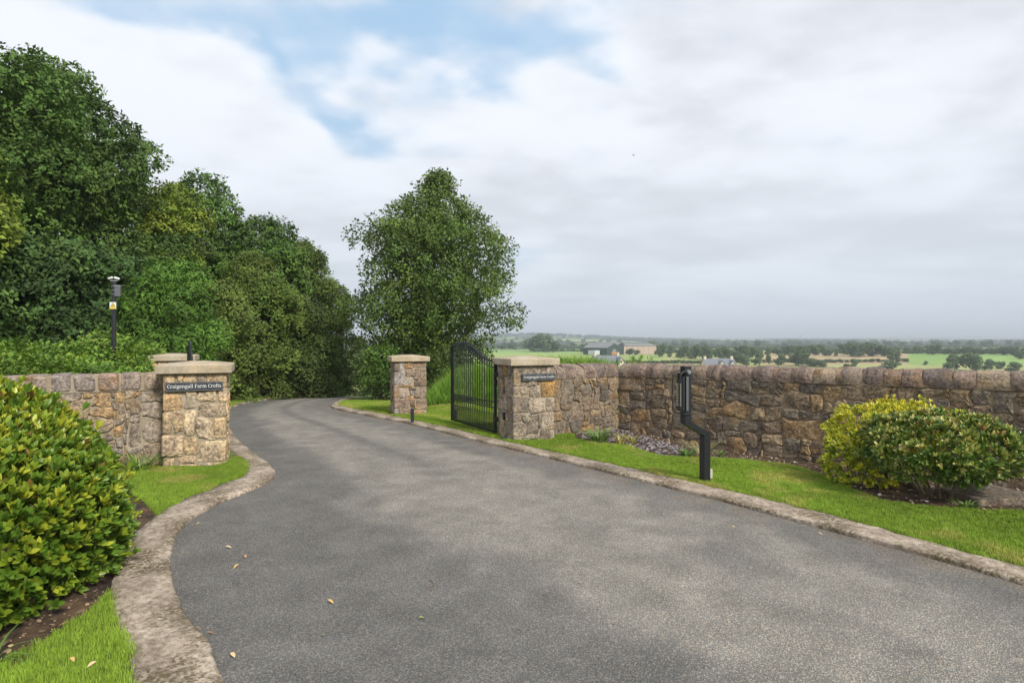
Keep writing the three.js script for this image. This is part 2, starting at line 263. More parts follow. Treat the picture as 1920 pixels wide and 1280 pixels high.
// tarmac: worn pale wheel tracks, coarse dark strip along the middle and the edges
function tarColour(x, D) {
  const dl = distTo(leftI, x, D), dr = distTo(rightI, x, D), s = dl / (dl + dr + 1e-6), n1 = lerp(fbm(x * 1.1 + 9, D * 0.8, 3, 5), fbm(s * 7 + 9, D * 0.22 + x * 0.1, 3, 5), sstep(5, 8, D)) - 0.5, n2 = fbm(x * 4 + 3, D * 3, 7, 4) - 0.5;
  const far = sstep(4.5, 9, D), w = lerp(1.95, 0.75, far);
  let dark = sstep(w + 0.35, w - 0.35, dl + 1.1 * n1 + 0.5 * n2);                      // coarse, unworn tarmac along the left edge
  dark = Math.max(dark, 0.95 * Math.exp(-(((s - 0.535 + 0.05 * n1) / 0.055) ** 2)) * sstep(7, 9.5, D));   // the ridge between the wheel tracks
  dark = Math.max(dark, 0.8 * sstep(0.95, 0.25, dr + 0.9 * n1 + 0.4 * n2));
  dark = Math.max(dark, 0.55 * sstep(0.1, 0.24, n1 + 0.3 * n2) * (1 - far));             // scattered rougher patches
  const pale = clamp(1 - dark) * (0.84 + 0.22 * n2 + 0.2 * n1 + 0.5 * (fbm(s * 22, D * 0.3 + 5, 2, 3) - 0.5));
  const edge = sstep(0.5, 0.05, dr) * sstep(-0.15, 0.15, n1 + n2);           // brown grit washed up along the kerb
  const k = 1 + 0.24 * n2;
  const c = [lerp(0.42, 0.76, pale) * k, lerp(0.395, 0.69, pale) * k, lerp(0.36, 0.585, pale) * k];
  return [lerp(c[0], 0.55, edge * 0.55), lerp(c[1], 0.42, edge * 0.55), lerp(c[2], 0.29, edge * 0.55)];
}
struct('driveway', sheet(-10.6, 11.2, -4, 34, 0.09, (x, D) => inside(polyI, x, D) || distTo(leftI, x, D) < 0.12 || distTo(rightI, x, D) < 0.12, () => 0, tarColour), M.tar, 'worn grey tarmac drive curving away between the stone pillars');
// concrete edgings
function kerb(name, I, O, label, narrow = 1) {
  const n = 420, at = (l, t) => { const k = t * (l.length - 1), i = Math.min(l.length - 2, k | 0), f = k - i; return [lerp(l[i][0], l[i + 1][0], f), lerp(l[i][1], l[i + 1][1], f)]; };
  // pair every inner point with the nearest outer point so that the strip keeps its width
  const pos = [], uv = [], idx = []; const cols = [[-0.01, -0.06], [0.0, 0.022], [0.06, 0.036], [0.2, 0.04], [0.35, 0.042], [0.5, 0.042], [0.7, 0.042], [0.98, 0.04], [1.0, -0.07]]; let jl = 0, len = 0, prev;
  for (let i = 0; i <= n; i++) {
    const a = at(I, i / n); { const e = (fbm(a[0] * 9, a[1] * 9, 7, 3) - 0.5) * 0.022; a[0] += e; a[1] += e; } let best = 1e9, bj = jl; for (let j = jl; j < Math.min(O.length, jl + 30); j++) { const q = (O[j][0] - a[0]) ** 2 + (O[j][1] - a[1]) ** 2; if (q < best) { best = q; bj = j; } } jl = bj; const b = [lerp(a[0], O[bj][0], narrow), lerp(a[1], O[bj][1], narrow)];
    if (prev) len += Math.hypot(a[0] - prev[0], a[1] - prev[1]); prev = a;
    const w = Math.hypot(b[0] - a[0], b[1] - a[1]);
    for (const [f, y] of cols) { const x = lerp(a[0], b[0], f), D = lerp(a[1], b[1], f); pos.push(x, H(x, D) + y + (y > 0 ? (fbm(x * 6, D * 6, 4, 4) - 0.5) * 0.03 : 0), -D); uv.push(len + (y < 0 ? 0.02 : 0), f * w + (y < 0 ? (f < 0.5 ? -0.09 : 0.1) : 0)); }
  }
  const m = cols.length, flip = O[40][0] < I[40][0]; for (let i = 0; i < n; i++) for (let k = 0; k < m - 1; k++) { const p = i * m + k, q = p + m; if (flip) idx.push(p, q, p + 1, p + 1, q, q + 1); else idx.push(p, p + 1, q, p + 1, q + 1, q); }
  const g = new THREE.BufferGeometry(); g.setAttribute('position', new THREE.Float32BufferAttribute(pos, 3)); g.setAttribute('uv', new THREE.Float32BufferAttribute(uv, 2)); g.setIndex(idx); g.computeVertexNormals();
  return struct(name, g, M.kerb, label);
}
kerb('left_kerb', leftI, leftO, 'broad mossy concrete edging curving round the left lawn');
kerb('right_kerb', rightI, rightO, 'concrete edging between tarmac and the right-hand lawn');

// lawns (the turf under the blades), beds, and the land beyond
const pillarAt = [[-4.40, 8.58], [0.235, 10.8], [-2.53, 14.95], [-7.36, 13.35]];
const inBed = (x, D) => inside(bedR, x, D) || inside(bedL, x, D);
const noLawn = (x, D) => (x > 1.2 && wallFront(x, D) < -0.1);
struct('lawn', sheet(-13, 10, 1.5, 33, 0.1, (x, D) => !inside(polyI, x, D) && distTo(leftI, x, D) > 0.13 && distTo(rightI, x, D) > 0.13 && !inBed(x, D) && !noLawn(x, D), () => 0.03), M.turf, 'mown lawn on both sides of the drive');
struct('planting_bed_soil', sheet(-7.2, 8.4, 2.4, 12.6, 0.07, (x, D) => { for (const [a, b] of [[0, 0], [0.1, 0], [-0.1, 0], [0, 0.1], [0, -0.1]]) if (inBed(x + a, D + b)) return !inside(polyI, x, D) && distTo(leftI, x, D) > 0.15; return false; }, (x, D) => 0.022 + (fbm(x * 6, D * 6, 2, 3) - 0.5) * 0.03), M.soil, 'bare brown soil of the shrub beds');
function fieldColour(x, D) {
  if (D < 60) { const n = fbm(x * 0.6, D * 0.6, 3, 4) - 0.5; return [0.14 + 0.10 * n, 0.21 + 0.08 * n, 0.045]; }
  const az = Math.atan2(x, D) * 57.3, n = fbm(x / 25, D / 25, 3, 4) - 0.5;
  const G1 = [0.21, 0.34, 0.075], G2 = [0.26, 0.34, 0.09], G3 = [0.17, 0.27, 0.07], TAN = [0.40, 0.31, 0.16], PALE = [0.33, 0.35, 0.12];
  let c;
  if (D < 330) c = az > 12 ? PALE : az < -6 ? [0.30, 0.30, 0.12] : G2;
  else if (D < 470) c = az > 33 ? G1 : az > 22 ? TAN : az > 14 ? PALE : G2;
  else if (D < 560) c = az > 31 ? G1 : az > 25 ? PALE : G1;
  else if (D < 700) c = az > 26 ? G1 : az > 20 ? TAN : G3;
  else {
    const s = D < 1500 ? 260 : 420, qx = x / s + (fbm(x / 700, D / 700, 9, 2) - 0.5) * 0.7, qd = D / (s * 0.9) + (fbm(x / 600 + 5, D / 600, 9, 2) - 0.5) * 0.7;
    const k = hash3(Math.floor(qx), Math.floor(qd), 77); c = [G1, G3, G2, PALE, G1, TAN, G3][Math.floor(k * 7)];
    const ex = Math.abs(qx - Math.floor(qx) - 0.5), ed = Math.abs(qd - Math.floor(qd) - 0.5); if (ex > 0.46 || ed > 0.45) c = [0.05, 0.085, 0.03];
    if (D > 3800) { const wd = sstep(0.45, 0.6, fbm(x / 500, D / 500, 4, 3)); c = c.map((v, i) => lerp(v, [0.06, 0.09, 0.04][i], wd)); }
  }
  return c.map((v) => v * (1 + 0.5 * n));
}
{
  const az = []; for (let a = -180; a < -52; a += 6) az.push(a); for (let a = -52; a < 52; a += 0.25) az.push(a); for (let a = 52; a <= 180; a += 6) az.push(a);
  const rr = [0.01]; for (let r = 1; r < 11500; r *= r < 40 ? 1.06 : 1.032) rr.push(r);
  const pos = [], col = [], uv = [], idx = [], m = az.length;
  for (const r of rr) for (const a of az) { const x = Math.sin(a / 57.29578) * r, D = Math.cos(a / 57.29578) * r; pos.push(x, H(x, D) - (r < 31 ? 0.12 : 0.12 * (1 - sstep(31, 40, r))), -D); col.push(...fieldColour(x, D)); uv.push(x, D); }
  for (let i = 0; i < rr.length - 1; i++) for (let k = 0; k < m - 1; k++) { const p = i * m + k, q = p + m; idx.push(p, p + 1, q, p + 1, q + 1, q); }
  const g = new THREE.BufferGeometry(); g.setAttribute('position', new THREE.Float32BufferAttribute(pos, 3)); g.setAttribute('color', new THREE.Float32BufferAttribute(col, 3)); g.setAttribute('uv', new THREE.Float32BufferAttribute(uv, 2)); g.setIndex(idx); g.computeVertexNormals();
  struct('terrain', g, M.land, 'farmland of green and straw-coloured fields rolling to hazy hills');
}

// ---------------------------------------------------------------- rubble masonry
const CELL = 0.05;
function boxUV(g, ox, oy) {
  const p = g.attributes.position, n = g.attributes.normal, uv = new Float32Array(p.count * 2);
  for (let i = 0; i < p.count; i++) { const ax = Math.abs(n.getX(i)), ay = Math.abs(n.getY(i)), az = Math.abs(n.getZ(i)); let u, v; if (az >= ax && az >= ay) { u = p.getX(i); v = p.getY(i); } else if (ax >= ay) { u = p.getZ(i); v = p.getY(i); } else { u = p.getX(i); v = p.getZ(i); } uv[2 * i] = u + ox; uv[2 * i + 1] = v + oy; }
  g.setAttribute('uv', new THREE.BufferAttribute(uv, 2)); return g;
}
function stoneGeo(w, h, depth, r, warp) {                                   // an uneven, softened face stone; back set into the mortar
  const hw = w / 2, hh = h / 2, c = Math.min(hw, hh), cr = c * (0.2 + 0.55 * r()), pts = [], j = () => (r() - 0.5) * Math.min(0.05, c * 0.5);
  for (const [sx, sy] of [[1, -1], [1, 1], [-1, 1], [-1, -1]]) {
    const k = cr * (0.5 + 0.9 * r()), A = [sx * hw, sy * (hh - k)], B = [sx * (hw - k), sy * hh], Mx = [sx * (hw - k * 0.3), sy * (hh - k * 0.3)];
    for (const q of sx * sy < 0 ? [B, Mx, A] : [A, Mx, B]) pts.push([q[0] + j() * 0.6, q[1] + j() * 0.6]);
    if (sx * sy > 0 && w > 0.13) pts.push([(sx * -0.1 + (r() - 0.5) * 0.4) * hw, sy * hh + j()]); else if (sx * sy < 0 && h > 0.11) pts.push([sx * hw + j(), (r() - 0.5) * hh * 0.6]);
  }
  // order by angle so the outline is simple
  pts.sort((a, b) => Math.atan2(a[1], a[0]) - Math.atan2(b[1], b[0]));
  if (warp) for (const q of pts) { const d = warp(q[0], q[1]); q[0] += d[0]; q[1] += d[1]; }
  const n = pts.length, pos = [], idx = [], tx = (r() - 0.5) * 0.16, ty = (r() - 0.5) * 0.16, inset = clamp(0.02 / c, 0.06, 0.3);
  const ring = (s, z, rough) => { for (const [x, y] of pts) pos.push(x * s, y * s, z + (rough ? (r() - 0.5) * rough + (x * tx + y * ty) : 0)); };
  ring(1, -0.035, 0); ring(1, depth * 0.35, 0.004); ring(1 - inset * 0.45, depth * 0.82, 0.008); ring(0.7, depth, 0.018); pos.push(0, 0, depth * (0.95 + 0.3 * r()));
  for (let k = 0; k < 3; k++) for (let i = 0; i < n; i++) { const a = k * n + i, b = k * n + (i + 1) % n; idx.push(a, b, a + n, b, b + n, a + n); }
  for (let i = 0; i < n; i++) idx.push(3 * n + i, 3 * n + (i + 1) % n, 4 * n);
  let g = new THREE.BufferGeometry(); g.setAttribute('position', new THREE.Float32BufferAttribute(pos, 3)); g.setIndex(idx);
  g = toCreasedNormals(g, 0.45); return boxUV(g, r() * 9, r() * 9);
}
function blockGeo(w, h, d, r, round = 0.02, rough = 0.014) {            // a whole squared block with softened arrises
  const g = new RoundedBoxGeometry(w, h, d, 2, Math.min(round, w * 0.3, h * 0.3, d * 0.3)), p = g.attributes.position, o = r() * 50;
  for (let i = 0; i < p.count; i++) { const x = p.getX(i), y = p.getY(i), z = p.getZ(i); p.setXYZ(i, x + (fbm(x * 9 + o, y * 9, z * 9, 3) - 0.5) * rough * 2, y + (fbm(x * 9, y * 9 + o, z * 9, 3) - 0.5) * rough * 1.4, z + (fbm(x * 9, y * 9, z * 9 + o, 3) - 0.5) * rough * 2); }
  return boxUV(g, r() * 9, r() * 9);
}
function pack(nw, nh, used, r, scale = 1) {                           // random rubble: stones of many sizes fitted together
  const out = [], free = (x, y) => x >= 0 && x < nw && y >= 0 && y < nh && !used[y * nw + x];
  for (let y = 0; y < nh; y++) for (let x = 0; x < nw; x++) {
    if (!free(x, y)) continue;
    const k = r(); let w, h; if (k < 0.30) { w = 6 + r() * 5; h = 4 + r() * 2.5; } else if (k < 0.78) { w = 3.4 + r() * 3; h = 2.6 + r() * 2; } else { w = 2 + r() * 2; h = 1.4 + r() * 1.3; }
    w = Math.round(w * scale); h = Math.max(1, Math.round(h * scale)); let mw = 0; while (mw < w + 1 && free(x + mw, y)) mw++; if (mw - w === 1) w = mw; w = Math.min(w, mw);
    if (nh - y - h === 1) h++;
    let mh = 0; while (mh < h && y + mh < nh) { let ok = true; for (let i = 0; i < w; i++) if (!free(x + i, y + mh)) ok = false; if (!ok) break; mh++; } h = mh;
    if (w <= 2 && h > 3) h = 3;
    for (let b = 0; b < h; b++) for (let a = 0; a < w; a++) used[(y + b) * nw + x + a] = 1;
    out.push([x, y, w, h]);
  }
  return out;
}
function face(parent, L, Hh, mats, r, { turn = 0, origin = [0, 0, 0], used, scale = 1, proud = 0.025, top } = {}) {
  const nw = Math.round(L / CELL), nh = Math.round(Hh / CELL), cw = L / nw, ch = Hh / nh, so = r() * 90, ca = Math.cos(turn), sa = Math.sin(turn);
  for (const [x, y, w, h] of pack(nw, nh, used || new Uint8Array(nw * nh), r, scale)) {
    if (w * h <= 1 && r() < 0.5) continue;
    const gap = 0.008 + 0.009 * r(), u = (x + w / 2) * cw, f = top ? top(u) / Hh : 1, v = (y + h / 2) * ch * f;
    const m = part('stone', stoneGeo(w * cw - gap, h * ch * f - gap, proud * (0.55 + 0.8 * r()), r, (a, b) => { const U = u + a, Vv = v + b, e = sstep(0, 0.12, Math.min(U, L - U)) * sstep(0, 0.1, Hh - Vv); return [e * 0.15 * (fbm(U * 4.5 + so, Vv * 4.5, 3, 2) - 0.5), e * 0.13 * (fbm(U * 4.5, Vv * 4.5 + so, 8, 2) - 0.5)]; }), mats[(r() * mats.length) | 0], parent);
    m.position.set(origin[0] + ca * u, origin[1] + v, origin[2] - sa * u); m.rotation.set(0, turn, 0); if (w > 2 && h > 1) m.rotateZ((r() - 0.5) * 0.09);
  }
}
// square gate pillar, local front face towards +z, base centre at the origin
function pillar(pos, turn, key, seed, label) {
  const r = rngOf(seed), S = 0.74, Hh = 1.36, base = -0.06, mats = stoneMats[key], p = thing('gate_pillar', label, 'pillar', 'stone gate pillars', pos, turn);
  const core = new RoundedBoxGeometry(S, Hh, S, 1, 0.01); core.translate(0, Hh / 2 + base, 0); part('mortar_core', boxUV(core, r(), r()), M.mortar, p);
  const n = Math.round(S / CELL), nh = Math.round(Hh / CELL), cw = S / n, ch = Hh / nh, used = [0, 1, 2, 3].map(() => new Uint8Array(n * nh));
  for (let c = 0; c < 4; c++) {                                        // corner k lies between face k (its right end) and face k+1 (its left end)
    let y = 0, k = c; while (y < nh) {
      let h = 3 + Math.floor(r() * 4); if (nh - y - h < 3) h = nh - y; if (h > 7) h = 5; h = Math.min(h, nh - y);
      const a = k % 2 ? 5 + Math.floor(r() * 3) : 2 + Math.floor(r() * 2), b = k % 2 ? 2 + Math.floor(r() * 2) : 5 + Math.floor(r() * 3); k++;
      for (let yy = y; yy < y + h; yy++) { for (let i = 0; i < a; i++) used[c][yy * n + n - 1 - i] = 1; for (let i = 0; i < b; i++) used[(c + 1) % 4][yy * n + i] = 1; }
      const pr = 0.010 + 0.014 * r(), w = a * cw + pr - 0.004, d = b * cw + pr - 0.004, hh = h * ch - 0.010, m = part('stone', blockGeo(w, hh, d, r, 0.03, 0.02), mats[(r() * mats.length) | 0], p);
      const q = new THREE.Vector3(S / 2 + pr - w / 2, base + (y + h / 2) * ch, S / 2 + pr - d / 2).applyAxisAngle(V(0, 1, 0), c * Math.PI / 2); m.position.copy(q); m.rotation.y = c * Math.PI / 2; y += h;
    }
  }
  for (let c = 0; c < 4; c++) { const t = c * Math.PI / 2, o = new THREE.Vector3(-S / 2, base, S / 2).applyAxisAngle(V(0, 1, 0), t); face(p, S, Hh, mats, r, { turn: t, origin: [o.x, o.y, o.z], used: used[c], scale: 1.15 }); }
  // cap slab: squared edge, shallow hipped top
  const rings = [[0.36, 0], [0.445, 0.002], [0.452, 0.010], [0.452, 0.108], [0.444, 0.118], [0.10, 0.158], [0.0, 0.160]], pp = [], y0 = Hh + base;
  const sq = (h, y) => [[-h, y, h], [h, y, h], [h, y, -h], [-h, y, -h]].map((v) => v);
  for (let i = 0; i < rings.length - 1; i++) { const A = sq(...rings[i]), B = sq(...rings[i + 1]); for (let k = 0; k < 4; k++) { const a = A[k], b = A[(k + 1) % 4], c = B[(k + 1) % 4], d = B[k]; pp.push(...a, ...b, ...c, ...a, ...c, ...d); } }
  const g = new THREE.BufferGeometry(); g.setAttribute('position', new THREE.Float32BufferAttribute(pp, 3)); g.translate(0, y0, 0); g.computeVertexNormals(); part('cap_slab', boxUV(g, r() * 3, r() * 3), M.cap, p);
  return p;
}
const TH = 0.384;                                                    // the gateway's turn
const PL1 = pillar([-4.40, -0.03, -8.58], TH, 'sand', 5, 'pale sandstone gate pillar with name plate, nearest the clipped bush');
const PR1 = pillar([0.235, -0.01, -10.80], TH, 'mid', 17, 'gate pillar with name plate joined to the long brown stone wall');
const PR2 = pillar([-2.53, H(-2.53, 15) - 0.0, -14.95], 0.31, 'rose', 29, 'free-standing stone pillar on the lawn, without a name plate');
const PL2 = pillar([-7.36, H(-7.36, 13.4) + 0.03, -13.35], TH, 'sand', 41, 'partly hidden stone pillar showing its cap behind the pale pillar');

// walls: local x runs along the face, +z is the front
function wall(label, a, b, tops, key, cope, seed, { copeW = [0.2, 0.3], copeH = 0.24, mortar = M.mortar, scale = 1, round = false, thick = 0.42, foot = -0.45, endTurn } = {}) {
  const L = Math.hypot(b[0] - a[0], b[1] - a[1]), turn = Math.atan2(b[1] - a[1], b[0] - a[0]), r = rngOf(seed), w = thing('stone_wall', label, 'wall', 'rubble garden walls', [a[0], 0, -a[1]], turn);
  const h0 = tops[0] - copeH, h1 = tops[1] - copeH, hm = Math.min(h0, h1);
  const sh = new THREE.Shape(); sh.moveTo(0, foot); sh.lineTo(L, foot); sh.lineTo(L, h1 - 0.004); sh.lineTo(0, h0 - 0.004);
  const core = new THREE.ExtrudeGeometry(sh, { depth: thick, bevelEnabled: false }); core.translate(0, 0, -thick); part('mortar_core', boxUV(core, 0.3, 0.2), mortar, w);
  face(w, L, Math.max(h0, h1) + 0.35, stoneMats[key], r, { origin: [0, -0.35, 0], scale, top: (u) => lerp(h0, h1, u / L) + 0.35 });
  // coping
  let u = 0; const slope = Math.atan2(tops[1] - tops[0], L);
  while (u < L - 0.02) {
    let cw = lerp(copeW[0], copeW[1], r()); if (L - u - cw < copeW[0] * 0.7) cw = L - u; const gap = 0.008 + 0.006 * r(), hh = copeH * (0.96 + 0.07 * r()), d = thick + 0.075;
    let g;
    if (round) {                                                        // half-round cope stone, rough-backed
      const nP = 10, nL = 3, pos = [], idx = [], o = r() * 40, hw = (cw - gap) / 2, lean = (r() - 0.5) * 0.03;
      const prof2 = []; for (let k = 0; k <= nP; k++) { const q = Math.PI * k / nP; prof2.push([Math.cos(q) * d / 2 * (Math.abs(Math.cos(q)) > 0.98 ? 1 : 1), Math.pow(Math.sin(q), 0.75) * (hh - 0.06) + 0.06]); } prof2.unshift([d / 2 - 0.01, 0]); prof2.push([-d / 2 + 0.01, 0]);
      const m = prof2.length; for (let i = 0; i <= nL; i++) { const e = i === 0 || i === nL ? 0.955 : 1.0; const xx = lerp(-hw, hw, i / nL); for (const [z, y] of prof2) { const nz = (fbm(xx * 10 + o, y * 11, z * 11, 3) - 0.5) * 0.075; pos.push(xx + lean * y * 3, y * e + (y > 0.02 ? nz : 0), z * e * (1 + nz * 1.5)); } }
      for (let i = 0; i < nL; i++) for (let k = 0; k < m - 1; k++) { const p = i * m + k, q = p + m; idx.push(p, q, p + 1, p + 1, q, q + 1); }
      const cA = pos.length / 3; pos.push(-hw, hh * 0.4, 0, hw, hh * 0.4, 0); for (let k = 0; k < m - 1; k++) { idx.push(cA, k, k + 1); idx.push(cA + 1, nL * m + k + 1, nL * m + k); }
      g = new THREE.BufferGeometry(); g.setAttribute('position', new THREE.Float32BufferAttribute(pos, 3)); g.setIndex(idx); g = toCreasedNormals(g, 0.9); boxUV(g, r() * 9, r() * 9);
    } else { g = blockGeo(cw - gap, hh, d, r, 0.045, 0.02); g.translate(0, hh / 2, 0); }
    const mats = stoneMats[cope], mm = part('coping_stone', g, mats[(r() * mats.length) | 0], w); const c = u + cw / 2; mm.position.set(c, lerp(h0, h1, c / L) + 0.004, -thick / 2 + (r() - 0.5) * 0.012); mm.rotation.z = slope + (r() - 0.5) * 0.02; u += cw;
  }
  // mortar in the coping joints
  const jt = new THREE.Shape(), R = (thick + 0.075) / 2 * 0.93; jt.moveTo(-R, 0); for (let k = 0; k <= 10; k++) { const q = Math.PI * (1 - k / 10); jt.lineTo(Math.cos(q) * R, round ? Math.pow(Math.sin(q), 0.75) * (copeH - 0.085) + 0.055 : copeH * 0.93); } jt.lineTo(R, 0);
  const jg = new THREE.ExtrudeGeometry(jt, { depth: L - 0.02, bevelEnabled: false }); jg.rotateY(Math.PI / 2); jg.rotateZ(slope); jg.translate(0.01, h0 + 0.002, -thick / 2); part('coping_mortar', boxUV(jg, 0, 0), mortar, w);
  return w;
}
wall('low stone wall with squared coping blocks behind the clipped bush', [-8.1, 6.26], [-4.70, 8.44], [1.275, 1.275], 'wallL', 'copeL', 61, { copeW: [0.235, 0.265], copeH: 0.235, scale: 1.1 });
wall('short stone wall section between name-plate pillar and the inner corner', [0.60, 10.82], [2.06, 11.86], [1.28, 1.275], 'wallR', 'copeR', 73, { round: true, copeW: [0.2, 0.3], copeH: 0.25, mortar: M.mortarDark, scale: 0.95 });
wall('long dark brown stone wall with rounded coping behind the shrubs', [2.07, 11.85], [8.72, 5.77], [1.275, 1.335], 'wallR', 'copeR', 97, { round: true, copeW: [0.2, 0.36], copeH: 0.25, mortar: M.mortarDark, scale: 1.08 });

// ---------------------------------------------------------------- name plates
const serif = await new FontLoader().loadAsync('fonts/droid/droid_serif_regular.typeface.json');
const bold = await new FontLoader().loadAsync('fonts/droid/droid_sans_bold.typeface.json');
function plate(P, dx, y, w, h, label) {
  const q = new THREE.Vector3(dx, y, 0.37 + 0.048).applyAxisAngle(V(0, 1, 0), P.rotation.y).add(P.position), s = thing('name_plate', label, 'sign', 'slate name plates', [q.x, q.y, q.z], P.rotation.y);
  part('slate_board', new RoundedBoxGeometry(w, h, 0.022, 1, 0.003), M.slate, s);
  const e = 0.008, t = 0.0022; for (const [x, yy, ww, hh] of [[0, h / 2 - e, w - 2 * e, t], [0, -h / 2 + e, w - 2 * e, t], [w / 2 - e, 0, t, h - 2 * e - t - 0.002], [-w / 2 + e, 0, t, h - 2 * e - t - 0.002]]) part('border_line', new THREE.BoxGeometry(ww, hh, 0.0012), M.paleGrey, s, [x, yy, 0.0116]);
  const g = new TextGeometry('Craigengall Farm Crofts', { font: serif, size: 0.05, depth: 0.002, curveSegments: 4 }); g.computeBoundingBox(); const b = g.boundingBox; const k = (w - 0.05) / (b.max.x - b.min.x); g.translate(-(b.max.x + b.min.x) / 2, 0, 0); g.scale(k, k * 1.12, 1); part('lettering', g, M.white, s, [0, -0.017, 0.0112]);
  for (const sx of [-1, 1]) part('screw', new THREE.CylinderGeometry(0.0035, 0.0035, 0.004, 8).rotateX(Math.PI / 2), M.steel, s, [sx * (w / 2 - 0.014), h / 2 - 0.014, 0.012]);
}
plate(PL1, 0.0, 1.13, 0.69, 0.118, 'dark slate name plate with white lettering on the pale sandstone pillar');
plate(PR1, 0.075, 1.105, 0.62, 0.112, 'dark slate name plate with white lettering on the pillar beside the open gate');

// ---------------------------------------------------------------- wrought iron gate leaves: local x from hinge (0) to meeting stile
const gy = (x) => 1.335 + 0.25 * sstep(0.05, 0.62, x / 2) + 0.05 * Math.sin(Math.PI * clamp((x / 2 - 0.35) / 0.75));
function railGeo(off, r, x0, x1) { const pts = []; for (let i = 0; i <= 24; i++) { const x = lerp(x0, x1, i / 24); pts.push(V(x, gy(x) + off, 0)); } return new THREE.TubeGeometry(new THREE.CatmullRomCurve3(pts), 36, r, 6, false); }
const barUnit = new THREE.CylinderGeometry(0.0095, 0.0095, 1, 6); barUnit.translate(0, 0.5, 0);
const dogUnit = new THREE.CylinderGeometry(0.0075, 0.0075, 1, 6); dogUnit.translate(0, 0.5, 0);
const finGeo = new THREE.LatheGeometry([[0, 0.062], [0.006, 0.05], [0.016, 0.034], [0.018, 0.026], [0.010, 0.012], [0.009, 0]].map(([x, y]) => new THREE.Vector2(x + 1e-4, y)), 8);
const dogTip = new THREE.ConeGeometry(0.012, 0.05, 6); dogTip.translate(0, 0.025, 0);
const knuckle = new THREE.SphereGeometry(0.018, 8, 6);
const collar = new THREE.TorusGeometry(0.026, 0.0055, 5, 10);
function gate(label, hinge, out) {
  const turn = Math.atan2(out[1] - hinge[1], out[0] - hinge[0]), g = thing('gate_leaf', label, 'gate', 'wrought iron gate leaves', [hinge[0], H(...hinge) + 0.02, -hinge[1]], turn);
  const bx = (n, w, h, d, x, y) => part(n, new RoundedBoxGeometry(w, h, d, 1, 0.004), M.iron, g, [x, y, 0]);
  bx('meeting_stile', 0.045, gy(2) - 0.055, 0.05, 1.985, (gy(2) + 0.055) / 2 + 0.0); bx('inner_stile', 0.04, gy(1.9) - 0.06, 0.04, 1.92, (gy(1.9) + 0.05) / 2); bx('hinge_stile', 0.045, gy(0) - 0.06, 0.05, 0.0, (gy(0) + 0.05) / 2);
  bx('bottom_rail', 1.85, 0.045, 0.03, 0.955, 0.08); bx('middle_rail', 1.84, 0.024, 0.026, 0.955, 0.60); bx('middle_rail', 1.84, 0.024, 0.026, 0.955, 0.50);
  part('top_rail', railGeo(0, 0.020, 0.02, 2.0), M.iron, g); part('top_rail', railGeo(-0.105, 0.013, 0.02, 1.9), M.iron, g);
  const dp = bx('drop_bolt', 0.035, 0.34, 0.035, 1.93, 0.10); dp.position.z = 0.055;
  for (let i = 1; i <= 17; i++) {
    const x = 0.03 + i * 0.103, t = gy(x), b = part('bar', barUnit, M.iron, g, [x, 0.10, 0]); b.scale.y = t - 0.10;
    part('finial', finGeo, M.iron, g, [x, t + 0.012, 0]);
    part('collar', collar, M.iron, g, [x + 0.05, t - 0.053 + (gy(x + 0.05) - t), 0]); part('collar', collar, M.iron, g, [x + 0.05, 0.55, 0]);
    if (i % 4 === 2) part('knuckle', knuckle, M.iron, g, [x, 1.06, 0]);
  }
  for (let i = 0; i <= 17; i++) { const x = 0.08 + i * 0.103; const b = part('dog_bar', dogUnit, M.iron, g, [x, 0.10, 0]); b.scale.y = 0.27; part('spear_tip', dogTip, M.iron, g, [x, 0.37, 0]); }
  for (const y of [0.3, 1.1]) part('hinge', new THREE.CylinderGeometry(0.022, 0.022, 0.09, 10), M.iron, g, [-0.045, y, 0]);
  return g;
}
gate('open black iron gate leaf with arched top, hung on the wall-side pillar', [-0.30, 10.98], [-1.25, 12.74]);
gate('black iron gate leaf mostly hidden behind the pale sandstone pillar', [-4.72, 9.06], [-5.70, 10.80]);
{ // photocell set in the pillar's reveal, and the low post opposite
  const q = new THREE.Vector3(-0.37 - 0.04, 0.42, 0.02).applyAxisAngle(V(0, 1, 0), TH).add(PR1.position), c = thing('photocell', 'small black gate sensor on the reveal of the gate-side pillar', 'sensor', null, [q.x, q.y, q.z], TH - Math.PI / 2);
  part('housing', new RoundedBoxGeometry(0.07, 0.13, 0.04, 1, 0.006), M.black, c); part('lens', new THREE.CylinderGeometry(0.018, 0.018, 0.01, 12).rotateX(Math.PI / 2), M.slate, c, [0, 0.02, 0.022]);
  const b = hit(773, 795, 1, 40), s = thing('sensor_post', 'short black sensor post in the grass beside the kerb', 'post', null, [b[0], H(...b), -b[1]], 0.3);
  part('post', new RoundedBoxGeometry(0.065, 0.36, 0.065, 1, 0.006), M.black, s, [0, 0.13, 0]); part('cap', new RoundedBoxGeometry(0.072, 0.02, 0.072, 1, 0.004), M.black, s, [0, 0.318, 0]); part('lens', new THREE.BoxGeometry(0.008, 0.05, 0.03), M.slate, s, [-0.034, 0.24, 0]);
}
